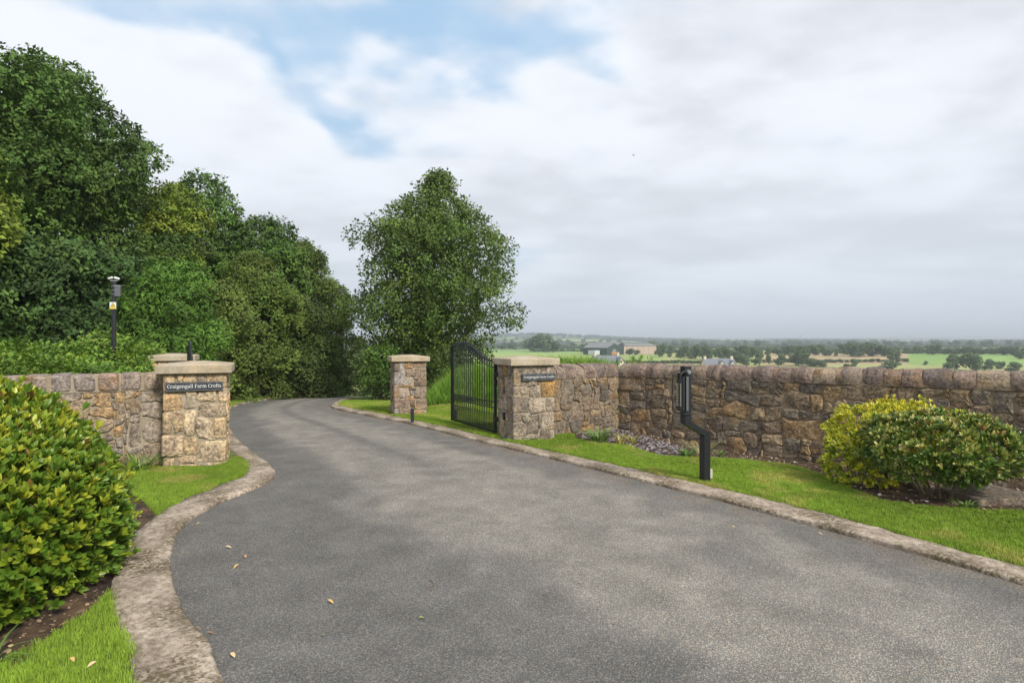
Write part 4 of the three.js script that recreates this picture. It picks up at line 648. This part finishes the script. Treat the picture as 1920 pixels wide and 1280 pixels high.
// ---------------------------------------------------------------- mown grass blades, long grass, tufts
function bladeTuft(n, h, w, spread, seed, bend = 0.5) {
  const r = rngOf(seed), pos = [], idx = [];
  for (let i = 0; i < n; i++) { const a = r() * 6.28, q = spread * Math.sqrt(r()), bx = Math.cos(a) * q, bz = Math.sin(a) * q, t = r() * 6.28, hh = h * (0.6 + 0.6 * r()), lx = Math.cos(t), lz = Math.sin(t), bd = bend * hh * (0.3 + r()), o = pos.length / 3; pos.push(bx - lz * w, -0.01, bz + lx * w, bx + lz * w, -0.01, bz - lx * w, bx + lx * bd * 0.35 - lz * w * 0.8, hh * 0.6, bz + lz * bd * 0.35 + lx * w * 0.8, bx + lx * bd * 0.35 + lz * w * 0.8, hh * 0.6, bz + lz * bd * 0.35 - lx * w * 0.8, bx + lx * bd, hh, bz + lz * bd); idx.push(o, o + 1, o + 2, o + 1, o + 3, o + 2, o + 2, o + 3, o + 4); }
  const g = new THREE.BufferGeometry(); g.setAttribute('position', new THREE.Float32BufferAttribute(pos, 3)); g.setIndex(idx); g.computeVertexNormals(); return g;
}
const nearPillar = (x, D, m = 0.46) => pillarAt.some(([a, b]) => Math.abs(x - a) < m && Math.abs(D - b) < m);
const lawnOK = (x, D) => (!inside(polyO, x, D) || Math.min(distTo(leftO, x, D), distTo(rightO, x, D)) < 0.05 * vnoise(x * 7, D * 7, 2) - 0.012) && !inBed(x, D) && !noLawn(x, D) && !nearPillar(x, D);
{
  const r = rngOf(77), list = [];
  const scatter = (x0, x1, d0, d1, den, s0, ok) => { const n = (x1 - x0) * (d1 - d0) * den; for (let i = 0; i < n; i++) { const x = lerp(x0, x1, r()), D = lerp(d0, d1, r()); if (ok && !ok(x, D)) continue; if (!lawnOK(x, D)) continue; const p1 = fbm(x * 1.1, D * 1.1, 5, 3), dry = sstep(0.5, 0.72, fbm(x * 2.3 + 8, D * 2.3, 6, 3)) * 0.75, v = (0.85 + 0.55 * r()) * (0.75 + 0.5 * p1), k = s0 * (0.75 + 0.5 * r()); list.push({ m: new THREE.Matrix4().compose(V(x, H(x, D) + 0.036, -D), new THREE.Quaternion().setFromAxisAngle(_up, r() * 6.28), V(k, k * (0.7 + 0.5 * p1), k)), c: lin(lerp(0.245, 0.42, dry) * v, lerp(0.36, 0.40, dry) * v, lerp(0.042, 0.11, dry) * v) }); } };
  scatter(0.8, 7.5, 3.4, 9.2, 1500, 1.0, (x, D) => x < D * 0.86 + 0.3); scatter(-0.2, 3.2, 8.6, 12, 1000, 1.15); scatter(-6.3, 0.1, 10.6, 20, 600, 1.35); scatter(-5.2, -1.4, 2.5, 9.0, 1700, 1.0, (x, D) => x > -D * 0.86 - 0.3); scatter(-9.8, -6.4, 15, 24, 350, 1.5);
  const g = instanced('lawn_grass', bladeTuft(13, 0.029, 0.0021, 0.03, 5, 0.7), M.blade, scene, list, 'stuff'); tag(g, 'short green mown grass blades of the lawns', 'grass');
  const long = []; for (let i = 0; i < 5200; i++) { const x = lerp(-3.0, 3.0, r()), D = lerp(16.2, 22, r()); if (x < -2.6 + (D - 16) * 0.02 || distTo(rightO, x, D) < 1) continue; const ed = sstep(-2.7, -1.8, x) * sstep(16.1, 17, D); const v = 0.75 + 0.5 * r(), m = r(); long.push({ m: new THREE.Matrix4().compose(V(x, H(x, D), -D), new THREE.Quaternion().setFromAxisAngle(_up, r() * 6.28), V(1, (0.55 + 0.6 * r()) * (0.45 + 0.55 * ed), 1)), c: lin(lerp(0.16, 0.26, m) * v, lerp(0.32, 0.40, m) * v, 0.045 * v) }); }
  const lg = instanced('long_grass', bladeTuft(16, 0.52, 0.005, 0.13, 6, 0.55), M.blade, scene, long, 'stuff'); tag(lg, 'tall uncut grass on the bank behind the open gate', 'grass');
  // tufts and strap-leaved plants at the walls
  const P = (px, py) => hit(px, py, 1, 40);
  const tuft = (name, label, p, h, n, w, spread, cols, seed, bend) => { const t = thing(name, label, 'plant', 'plants at the foot of the walls', [p[0], H(...p) + 0.02, -p[1]]); const q = rngOf(seed), L = cols.length; for (let i = 0; i < n; i++) { const a = q() * 6.28, s = spread * Math.sqrt(q()), l = h * (0.6 + 0.6 * q()), b = bend * l * (0.4 + q()), c = Math.cos(a), d = Math.sin(a), W = w * (0.7 + 0.6 * q()); const pos = [], idx = []; for (let k = 0; k <= 5; k++) { const f = k / 5, x = c * (s + b * f * f), z = d * (s + b * f * f), y = l * (f - 0.38 * bend * f * f * f), ww = W * (1 - f * f * 0.95) * (0.7 + 0.6 * Math.min(f * 3, 1)); pos.push(x - d * ww, y, z + c * ww, x, y - ww * 0.4, z, x + d * ww, y, z - c * ww); } for (let k = 0; k < 5; k++) { const o = k * 3; idx.push(o, o + 1, o + 3, o + 1, o + 4, o + 3, o + 1, o + 2, o + 4, o + 2, o + 5, o + 4); } const g = new THREE.BufferGeometry(); g.setAttribute('position', new THREE.Float32BufferAttribute(pos, 3)); g.setIndex(idx); g.computeVertexNormals(); part('leaf', g, cols[(q() * L) | 0], t); } return t; };
  const C = (a, b, c) => gloss([a, b, c], 0.6), gr = [C(0.11, 0.22, 0.03), C(0.16, 0.27, 0.04), C(0.09, 0.17, 0.03)], ye = [C(0.50, 0.44, 0.08), C(0.40, 0.38, 0.08), C(0.45, 0.33, 0.12)], st = [C(0.38, 0.33, 0.16), C(0.30, 0.29, 0.12), C(0.36, 0.24, 0.12), C(0.22, 0.28, 0.08)];
  tuft('day_lily', 'broad green strap-leaved clump in the inner wall corner', P(1122, 832), 0.30, 90, 0.008, 0.17, [...gr, ...gr, ye[1]], 3, 0.9);
  tuft('iris', 'yellowing iris fan just right of the green strap-leaved clump', P(1163, 836), 0.20, 22, 0.009, 0.06, ye, 4, 0.6);
  tuft('day_lily', 'yellow drooping plant at the edge of the slate chippings', P(1186, 832), 0.19, 34, 0.006, 0.08, [...ye, gr[1]], 5, 1.1);
  tuft('bluebell', 'small bright green leafy plant left of the intercom post', P(1287, 862), 0.17, 42, 0.013, 0.09, gr, 6, 0.7);
  tuft('ornamental_grass', 'straw coloured spiky grass clump behind the intercom post', P(1318, 862), 0.32, 90, 0.005, 0.12, st, 7, 0.8);
  tuft('bluebell', 'tiny green seedling right of the intercom post', P(1352, 858), 0.12, 16, 0.010, 0.06, gr, 8, 0.7);
  tuft('bluebell', 'green leafy plant against the wall between post and lime shrub', P(1408, 852), 0.13, 20, 0.012, 0.06, gr, 9, 0.7);
  tuft('day_lily', 'arching green leaves at the foot of the left wall', P(262, 886), 0.30, 80, 0.007, 0.22, [...gr, C(0.25, 0.30, 0.06)], 10, 1.0);
  tuft('fern', 'green ferny plant under the lime yellow shrub', P(1604, 905), 0.16, 50, 0.007, 0.12, gr, 13, 0.8);
  tuft('bluebell', 'green seedling beside the flat stone slab', P(1812, 958), 0.11, 22, 0.011, 0.09, gr, 14, 0.8);
  tuft('long_leaf_tuft', 'long grass blades flopped at the bottom left below the bush', P(-15, 1262), 0.20, 10, 0.007, 0.03, gr, 15, 2.0);
  // chippings, each a flat shard, too many to count
  const shard = new THREE.DodecahedronGeometry(1, 0); shard.scale(1, 0.35, 0.7); const sl = [], pa = [];
  for (let i = 0; i < 9000; i++) { const x = lerp(1.2, 7.6, r()), D = lerp(5.9, 12, r()); if (!inside(bedR, x, D) || wallFront(x, D) < 0.03) continue; const slate = x < 3.0 + (D - 9) * -0.3; if (!slate && r() < 0.55) continue; const k = slate ? 0.010 + 0.014 * r() : 0.007 + 0.014 * r() * r(), m = new THREE.Matrix4().compose(V(x, H(x, D) + 0.035, -D), new THREE.Quaternion().setFromEuler(new THREE.Euler((r() - 0.5) * 0.8, r() * 6, (r() - 0.5) * 0.8)), V(k * 1.4, k, k * 1.4)), v = 0.7 + 0.7 * r(); if (slate) sl.push({ m, c: lin(0.205 * v, 0.18 * v, 0.19 * v) }); else { const w = r(); pa.push({ m, c: w < 0.22 ? lin(0.55 * v, 0.52 * v, 0.46 * v) : w < 0.6 ? lin(0.32 * v, 0.25 * v, 0.19 * v) : lin(0.22 * v, 0.15 * v, 0.10 * v) }); } }
  for (let i = 0; i < 3200; i++) { const x = lerp(-5, -2.4, r()), D = lerp(2.6, 6.2, r()); if (!inside(bedL, x, D) || distTo(leftO, x, D) < 0.03) continue; const k = 0.004 + 0.012 * r() * r(), v = 0.6 + 0.7 * r(), w = r(); pa.push({ m: new THREE.Matrix4().compose(V(x, H(x, D) + 0.028, -D), new THREE.Quaternion().setFromEuler(new THREE.Euler((r() - 0.5) * 0.8, r() * 6, (r() - 0.5) * 0.8)), V(k * (1 + r()), k, k * (1 + r()))), c: w < 0.12 ? lin(0.42 * v, 0.3 * v, 0.16 * v) : lin(0.20 * v, 0.135 * v, 0.085 * v) }); }
  const sm = std(lin(1, 1, 1), { roughness: 0.8 }); tag(instanced('slate_chippings', shard, sm, scene, sl, 'stuff'), 'purple-grey slate chippings spread in the bed by the wall corner', 'chippings'); tag(instanced('gravel', shard, sm, scene, pa, 'stuff'), 'pale pebbles, crumbs of soil and bark litter round the shrubs', 'gravel');
  { const q = P(1885, 950), g = blockGeo(0.75, 0.13, 0.5, rngOf(6), 0.05, 0.03); tag(part('flat_stone', g, stoneMats.wallR[4], scene, [q[0], H(...q) + 0.04, -q[1] - 0.25]), 'dark flat stone slab lying in the bed at the right edge', 'stone').rotation.y = 0.2; }
  // litter: fine debris along the edgings, and single leaves on the tarmac
  const deb = []; for (let i = 0; i < 3600; i++) { const l = r() < 0.75 ? rightI : leftI, k = 3 + Math.floor(r() * Math.min(120, l.length - 6)), [x, D] = l[k], o = (r() - 0.5) * 0.55 * r(), a = r() * 6.28; const px = x + (l === rightI ? -1 : 1) * o * 0.8 + Math.cos(a) * 0.04, pd = D - o * 0.6 + Math.sin(a) * 0.04; if (!inside(polyI, px, pd) && r() < 0.6) continue; const onK = !inside(polyI, px, pd), s = 0.5 + 0.9 * r(); deb.push({ m: new THREE.Matrix4().compose(V(px, H(px, pd) + (onK ? 0.062 : 0.006), -pd), new THREE.Quaternion().setFromEuler(new THREE.Euler((r() - 0.5) * 0.5, r() * 6.28, (r() - 0.5) * 0.5)), V(s, s, s)), c: [lin(0.38, 0.22, 0.09), lin(0.30, 0.2, 0.11), lin(0.42, 0.3, 0.15), lin(0.2, 0.14, 0.09)][(r() * 4) | 0] }); }
  tag(instanced('plant_debris', leafGeo(0.016, 0.007, 0.2, 0.3, 2), M.leaf, scene, deb, 'stuff'), 'brown leaf fragments gathered along the edgings', 'debris');
  const fl = leafGeo(0.055, 0.028, 0.3, 0.35, 4), fm = [std(lin(0.55, 0.36, 0.13)), std(lin(0.50, 0.26, 0.10)), std(lin(0.30, 0.36, 0.06)), std(lin(0.60, 0.45, 0.24))].map((m) => { m.side = THREE.DoubleSide; return m; });
  for (const [px, py, m, l] of [[614, 1130, 0, 'tan fallen leaf lying alone near the middle of the dark tarmac'], [432, 1232, 3, 'pale fallen leaf nearest the bottom of the mossy edging'], [606, 1198, 2, 'green fallen leaf on the dark tarmac'], [387, 1193, 1, 'brown fallen leaf touching the mossy edging'], [309, 1047, 1, 'reddish fallen leaf on the inner curve of the mossy edging'], [374, 984, 0, 'orange fallen leaf where the mossy edging starts to bend'], [422, 1029, 3, 'small tan leaf between mossy edging and dark tarmac'], [447, 1063, 0, 'yellowish leaf further out from the mossy edging'], [460, 1045, 1, 'brown leaf speck beyond the yellowish leaf'], [785, 1165, 2, 'thin green leaf on the pale tarmac'], [145, 1225, 0, 'dry leaf on the grass below the clipped bush'], [180, 1268, 3, 'curled pale leaf on the grass nearest the bottom edge'], [132, 1260, 0, 'yellow leaf on the grass left of the curled pale leaf'], [125, 1192, 1, 'brown leaf on the soil under the clipped bush'], [1535, 1003, 3, 'pale leaf beside the right-hand edging'], [1372, 990, 3, 'small white-tan leaf on the grey tarmac by the right edging']]) {
    const p = hit(px, py, 1, 40), g = !inside(polyI, ...p); const o = part(numbered('fallen_leaf'), fl, fm[m], scene, [p[0], H(...p) + (g ? 0.075 : 0.022), -p[1]]); o.rotation.set((r() - 0.5) * 0.3, r() * 6.28, (r() - 0.5) * 0.3); o.scale.setScalar(px === 309 || py < 1010 ? 0.6 : 0.7 + 0.25 * r()); tag(o, l, 'leaf', 'fallen leaves');
  }
  const p = hit(800, 1098, 1, 40), tw = []; for (let i = 0; i <= 8; i++) { const a = -1.5 + i * 0.36; tw.push(V(Math.cos(a) * 0.05, 0.006, Math.sin(a) * 0.065)); } tag(part('twig', taper(tw, tw.map((_, i) => 0.0032 - 0.0002 * i), 5), std(lin(0.2, 0.1, 0.04)), scene, [p[0], 0.004, -p[1]]), 'thin curved brown twig on the pale tarmac', 'twig');
}

// ---------------------------------------------------------------- the far side of the valley
const farLeaf = new THREE.MeshStandardMaterial({ color: 0xffffff, vertexColors: true, roughness: 0.9, side: THREE.DoubleSide });
function farCrown(seed, shape) {                                       // unit tree: height 1, crown radius 0.5; many small leaf-clump faces
  const r = rngOf(seed), pos = [], col = [], lobes = []; for (let i = 0; i < 26; i++) { const y = lerp(0.16, 0.86, r()), R = shape(y), a = r() * 6.28, k = Math.sqrt(r()) * R * 0.8; lobes.push([Math.cos(a) * k, y, Math.sin(a) * k, 0.13 + 0.07 * r(), 0.75 + 0.5 * r()]); }
  for (const [cx, cy, cz, lr, sh] of lobes) for (let i = 0; i < 85; i++) { const d = unit(r), k = lr * (0.7 + 0.4 * r()), p = V(cx + d.x * k, cy + d.y * k * 0.85, cz + d.z * k), n = d.clone().addScaledVector(unit(r), 0.6).normalize(), a = new THREE.Vector3().crossVectors(n, Math.abs(n.y) < 0.9 ? _up : V(1, 0, 0)).normalize(), b = new THREE.Vector3().crossVectors(n, a), s = 0.032 + 0.02 * r(), v = sh * (0.75 + 0.5 * r()); for (const q of [0, 2.1, 4.2]) { const c = Math.cos(q) * s, e = Math.sin(q) * s; pos.push(p.x + a.x * c + b.x * e, p.y + a.y * c + b.y * e, p.z + a.z * c + b.z * e); col.push(0.088 * v, 0.135 * v, 0.05 * v); } }
  const g = new THREE.BufferGeometry(); g.setAttribute('position', new THREE.Float32BufferAttribute(pos, 3)); g.setAttribute('color', new THREE.Float32BufferAttribute(col, 3)); g.computeVertexNormals(); return g;
}
const crowns = [farCrown(1, (y) => 0.5 * Math.sin(Math.PI * clamp((y - 0.05) / 0.98)) ** 0.7), farCrown(2, (y) => 0.52 * Math.sqrt(clamp(1 - ((y - 0.5) / 0.5) ** 2))), farCrown(3, (y) => 0.45 * clamp(1.25 - y)), farCrown(4, (y) => 0.5 * Math.sin(Math.PI * clamp(y * 0.9)) ** 0.5)];
const farTrunk = taper([V(0, -0.08, 0), V(0.01, 0.25, 0), V(0, 0.6, 0.01)], [0.03, 0.02, 0.008], 5);
function farTree(px, base, top, w, k, label, group, Dfix) {
  const p = Dfix ? [X(px, Dfix), Dfix] : hit(px, base, 90), D = p[1], h = (base - top) / F * D * 1.0, t = thing('hedgerow_tree', label, 'tree', group, [p[0], H(...p) - 0.1, -D], k * 1.7);
  const c = part('crown', crowns[k % 4], farLeaf, t); c.scale.set(w / F * D * 1.2, h * 1.1, w / F * D * 1.2); const tr = part('trunk', farTrunk, M.bark, t); tr.scale.set(h, h, h);
}
const ROWS = [
  ['in the clump left of the dark green barn', [[942, 655, 645, 14], [962, 655, 642, 18], [998, 659, 631, 34], [1020, 660, 627, 40], [1038, 660, 639, 24]]],
  ['around the farm barns', [[1102, 661, 644, 24], [1116, 661, 646, 16], [1181, 665, 653, 17], [1187, 659, 643, 28], [1195, 665, 656, 11], [1222, 661, 640, 26], [1238, 669, 645, 22], [1256, 669, 664, 8], [1259, 665, 647, 17]]],
  ['in the hedge left of the cream gabled house', [[1276, 671, 655, 15], [1284, 671, 649, 17], [1294, 673, 660, 13], [1303, 673, 646, 17], [1320, 674, 647, 21], [1333, 674, 652, 20], [1352, 674, 650, 27], [1366, 674, 656, 18]]],
  ['right of the cream gabled house', [[1378, 684, 659, 20], [1392, 673, 648, 25], [1396, 686, 664, 22], [1408, 671, 651, 22], [1424, 685, 655, 19], [1442, 682, 664, 9], [1443, 665, 651, 17], [1458, 665, 653, 15], [1466, 685, 663, 19]]],
  ['in the bushy group before the tan field', [[1497, 686, 656, 36], [1520, 687, 671, 30], [1540, 688, 675, 26], [1590, 691, 682, 13], [1604, 688, 674, 15], [1672, 692, 676, 40], [1737, 684, 676, 9]]],
  ['along the ridge hedge beneath the tall pylon', [[1480, 666, 648, 24], [1508, 666, 648, 30], [1528, 666, 647, 23], [1542, 664, 646, 18], [1556, 667, 653, 22], [1570, 668, 654, 10], [1583, 665, 643, 28], [1597, 668, 648, 22], [1612, 669, 644, 27], [1637, 668, 643, 36], [1660, 668, 648, 26], [1672, 677, 655, 17], [1681, 676, 659, 14]]],
  ['along the ridge hedge right of the tan field', [[1682, 662, 649, 20], [1702, 662, 650, 18], [1722, 663, 648, 24], [1751, 665, 647, 26], [1773, 664, 652, 26], [1800, 664, 652, 22], [1822, 664, 650, 27], [1842, 664, 652, 20], [1864, 664, 652, 22], [1886, 665, 651, 24], [1906, 666, 650, 30], [1917, 673, 658, 22]]],
  ['in the dark group nearest the right edge', [[1790, 694, 663, 34], [1826, 695, 662, 36], [1857, 694, 673, 24], [1877, 692, 678, 15], [1904, 697, 678, 28]]],
];
for (const [where, list] of ROWS) list.forEach(([px, b, t, w], i) => farTree(px, b, t, w, i + (px % 3), `${ORD[i]} distant tree from the left ${where}`, 'distant hedgerow trees'));
{ // woods and hedges too far off to tell apart
  const r = rngOf(9), list = [], k = [0.9, 1.15];
  const add = (x, D, h, w) => { if (D < 50) return; const v = 0.8 + 0.5 * r(); list.push({ m: new THREE.Matrix4().compose(V(x, H(x, D) - 0.1 * h, -D), new THREE.Quaternion().setFromAxisAngle(_up, r() * 6.28), V(w, h, w)), c: lin(v, v, v) }); };
  for (let i = 0; i < 70; i++) { const D0 = lerp(750, 4200, r() ** 1.2), a0 = lerp(-20, 44, r()) / 57.3, L = lerp(150, 700, r()), ang = (r() - 0.5) * 0.7, n = L / 5; for (let j = 0; j < n; j++) { const s = (j / n - 0.5) * L, x = Math.tan(a0) * D0 + Math.cos(ang) * s, D = D0 + Math.sin(ang) * s, big = r() < 0.07; add(x + (r() - 0.5) * 2, D + (r() - 0.5) * 2, big ? lerp(7, 12, r()) : lerp(2, 3.6, r()), big ? lerp(8, 14, r()) : lerp(6, 9, r())); } }
  for (let i = 0; i < 20; i++) { const D0 = lerp(1500, 5600, r()), a0 = lerp(-18, 44, r()) / 57.3, cx = Math.tan(a0) * D0; for (let j = 0; j < 70; j++) add(cx + (r() + r() - 1) * 200, D0 + (r() + r() - 1) * 60, lerp(8, 14, r()), lerp(12, 20, r())); }
  for (const [D0, a0, a1, sl] of [[332, 8, 33, 0.1], [470, 12, 40, -0.12], [560, 2, 30, 0.15], [640, 20, 43, -0.1], [705, -4, 34, 0.06], [820, 4, 43, -0.05], [980, -2, 42, 0.08]]) for (let a = a0; a < a1; a += 2.6 / D0 * 57.3) { const D = D0 * (1 + sl * (a - a0) / 57.3) + 6 * fbm(a * 0.4, 3, 2, 2), x = Math.tan(a / 57.3) * D; if (r() < 0.94) add(x, D, lerp(1.6, 2.8, r()), lerp(3, 4.6, r())); }
  for (let j = 0; j < 260; j++) { const D = lerp(2250, 2700, r()); add(X(lerp(930, 1300, r()), D), D, lerp(10, 17, r()), lerp(16, 26, r())); }
  tag(instanced('far_woodland', crowns[1], farLeaf, scene, list, 'stuff'), 'hazy woods and hedgerows on the far hills', 'woodland');
}
const FM = { slateRoof: std(lin(0.17, 0.18, 0.21)), cream: std(lin(0.62, 0.55, 0.44)), greenSheet: std(lin(0.035, 0.06, 0.055), { roughness: 0.6 }), greyRoof: std(lin(0.20, 0.21, 0.21)), tan: std(lin(0.46, 0.35, 0.28)), glass: std(lin(0.03, 0.035, 0.04), { roughness: 0.15 }), orange: std(lin(0.55, 0.22, 0.06)), galv: std(lin(0.40, 0.42, 0.45), { roughness: 0.5 }), pale: std(lin(0.55, 0.57, 0.6)) };
function gable(w, h, rise, depth) { const s = new THREE.Shape(); s.moveTo(-w / 2, 0); s.lineTo(w / 2, 0); s.lineTo(w / 2, h); s.lineTo(0, h + rise); s.lineTo(-w / 2, h); const g = new THREE.ExtrudeGeometry(s, { depth, bevelEnabled: false }); g.translate(0, 0, -depth / 2); return g; }
function roofGeo(w, h, rise, depth, over = 0.3, t = 0.2) { const k = rise / (w / 2), s = new THREE.Shape(); s.moveTo(-w / 2 - over, h - over * k); s.lineTo(0, h + rise); s.lineTo(w / 2 + over, h - over * k); s.lineTo(w / 2 + over, h - over * k + t); s.lineTo(0, h + rise + t * 1.2); s.lineTo(-w / 2 - over, h - over * k + t); const g = new THREE.ExtrudeGeometry(s, { depth: depth + 2 * over, bevelEnabled: false }); g.translate(0, 0.02, -depth / 2 - over); return g; }
function house(label, px, pyTop, D, L, turn, wings) {
  const x = X(px, D), y = EYE - (pyTop - 640) / F * D - 6.6, t = thing('cottage', label, 'house', 'slate-roofed houses in the valley', [x, y, -D], turn);
  part('wall', gable(6.5, 3.4, 3.0, L).rotateY(Math.PI / 2), FM.cream, t); part('roof', roofGeo(6.5, 3.4, 3.0, L).rotateY(Math.PI / 2), FM.slateRoof, t);
  for (const wx of wings) { part('gable_wing', gable(3.6, 3.3, 2.3, 3.4), FM.cream, t, [wx, 0, 2.6]); part('wing_roof', roofGeo(3.6, 3.3, 2.3, 3.4), FM.slateRoof, t, [wx, 0, 2.6]); const w = part('window', new THREE.BoxGeometry(1.0, 1.3, 0.08), FM.white || M.white, t, [wx, 3.9, 4.33]); part('pane', new THREE.BoxGeometry(0.8, 1.1, 0.08), FM.glass, w, [0, 0, 0.02]); }
  for (const s of [-1, 1]) part('chimney', new THREE.BoxGeometry(0.9, 1.5, 0.9), FM.cream, t, [s * (L / 2 - 0.7), 6.9, 0]);
  for (const s of [-0.3, 0.1, 0.38]) { const w = part('window', new THREE.BoxGeometry(1.1, 1.3, 0.1), M.white, t, [s * L, 1.9, 3.26]); part('pane', new THREE.BoxGeometry(0.9, 1.1, 0.1), FM.glass, w, [0, 0, 0.02]); }
  // a plinth down to the falling ground
  part('plinth', new THREE.BoxGeometry(L, 6, 6.4), FM.tan, t, [0, -3.02, 0]);
}
house('cottage with slate roof and pale gable, partly hidden by weeds', 1137, 666, 260, 14, 0.55, [4.5]);
house('cream house with two gables and slate roof beyond the long wall', 1347, 672, 265, 13.5, 0.12, [-0.2, 4.6]);
{
  const D = 430, g = (px, py) => [X(px, D), EYE - (py - 640) / F * D];
  const [x, y] = g(1127, 663), t = thing('barn', 'dark green barn with two grey-roofed gables', 'barn', 'farm barns', [x, y - 0.4, -D], 0.75);
  part('wall', gable(15, 4.6, 3.2, 21).translate(-4, 0, 4), FM.greenSheet, t); part('wall', gable(14, 5.2, 3.2, 20).translate(10.6, 0, -0.5), FM.greenSheet, t); part('roof', roofGeo(15, 4.6, 3.2, 21, 0.25, 0.25).translate(-4, 0, 4), FM.greyRoof, t); part('roof', roofGeo(14, 5.2, 3.2, 20, 0.25, 0.25).translate(10.6, 0, -0.5), FM.greyRoof, t);
  part('door', new THREE.BoxGeometry(4, 3.8, 0.12), FM.greyRoof, t, [-4, 1.9, 14.6]); part('lean_to', new THREE.BoxGeometry(5, 3, 6), FM.pale, t, [-15, 1.5, 6]);
  const [x2, y2] = g(1196, 664), b = thing('barn', 'large tan sheeted barn with flat-looking roof beside the green barn', 'barn', 'farm barns', [x2, y2 - 0.3, -D - 14], 0.35);
  part('wall', gable(18, 6.2, 1.6, 27).rotateY(Math.PI / 2), FM.tan, b); part('roof', roofGeo(18, 6.2, 1.6, 27, 0.3, 0.2).rotateY(Math.PI / 2), FM.greyRoof, b); part('door', new THREE.BoxGeometry(0.12, 4.6, 6), FM.greyRoof, b, [13.56, 2.3, 0]); for (let i = 0; i < 6; i++) part('sheet_seam', new THREE.BoxGeometry(0.12, 6.1, 0.08), FM.greyRoof, b, [-11 + i * 4.4, 3.1, 9.04]);
  const [x3, y3] = g(1143, 664.5), o = thing('farm_trailer', 'small orange farm trailer parked before the barns', 'trailer', null, [x3, H(x3, D - 24), -D + 24], 0.2);
  part('body', new RoundedBoxGeometry(5, 1.7, 2.2, 1, 0.1), FM.orange, o, [0, 1.55, 0]); for (const sx of [-0.8, 0.8]) for (const sz of [-1.15, 1.15]) part('wheel', new THREE.CylinderGeometry(0.5, 0.5, 0.3, 14).rotateX(Math.PI / 2), M.black, o, [sx, 0.5, sz]); part('drawbar', new THREE.BoxGeometry(1.6, 0.15, 0.3), M.black, o, [-3.1, 0.8, 0]);
}
function pylon(label, px, top, D) {
  const x = X(px, D), y0 = H(x, D) - 0.5, h = EYE - (top - 640) / F * D - y0, t = thing('pylon', label, 'pylon', 'electricity pylons', [x, y0, -D], 0.5), b = h * 0.11, k = h * 0.012, bar = (n, a, c, r) => part(n, taper([V(...a), V(...c)], [r, r], 4), FM.galv, t);
  for (const sx of [-1, 1]) for (const sz of [-1, 1]) bar('leg', [sx * b, 0, sz * b], [sx * b * 0.15, h * 0.97, sz * b * 0.15], k * 0.6);
  for (let i = 0; i < 7; i++) { const f0 = i / 7.2, f1 = (i + 1) / 7.2, w0 = b * lerp(1, 0.15, f0), w1 = b * lerp(1, 0.15, f1); for (const s of [-1, 1]) { bar('brace', [-w0, f0 * h, s * w0], [w1, f1 * h, s * w1], k * 0.35); bar('brace', [w0, f0 * h, s * w0], [-w1, f1 * h, s * w1], k * 0.35); } }
  for (const [f, w] of [[0.62, 0.2], [0.76, 0.24], [0.9, 0.17]]) { bar('crossarm', [-w * h, f * h, 0], [w * h, f * h, 0], k * 0.6); }
  bar('peak', [0, h * 0.95, 0], [0, h, 0], k * 0.6);
}
pylon('tall lattice electricity pylon standing on the ridge', 1501, 627, 1500); pylon('faint small pylon second from the tall one', 1341, 631, 3300); pylon('faint small pylon nearest the tall one', 1404, 631, 3000); pylon('faintest pylon left of the other small ones', 1231, 632, 3400);
{ // one bird high in the cloud
  const D = 55, t = thing('bird', 'tiny dark bird high against the white cloud', 'bird', null, [X(1188, D), EYE + (640 - 291) / F * D, -D], 0.5), pos = [], idx = [];
  const rings = [[-0.13, 0.004], [-0.07, 0.02], [0, 0.028], [0.06, 0.022], [0.09, 0.018], [0.12, 0.004]]; t.rotation.z = 0.12;
  const body = taper(rings.map(([z]) => V(0, 0, z)), rings.map(([, q]) => q), 8), wing = (s) => { const g = new THREE.BufferGeometry(); g.setAttribute('position', new THREE.Float32BufferAttribute([0, 0.015, 0.05, 0, 0.005, -0.05, s * 0.11, 0.035, 0.06, s * 0.11, 0.03, -0.02, s * 0.2, 0.01, -0.02], 3)); g.setAttribute('uv', new THREE.Float32BufferAttribute(new Float32Array(10), 2)); g.setIndex([0, 2, 1, 1, 2, 3, 2, 4, 3]); g.computeVertexNormals(); return g; };
  part('body', mergeGeometries([body, wing(1), wing(-1)]), std(lin(0.05, 0.045, 0.04), { side: THREE.DoubleSide }), t);
}
renderer.render(scene, camera);
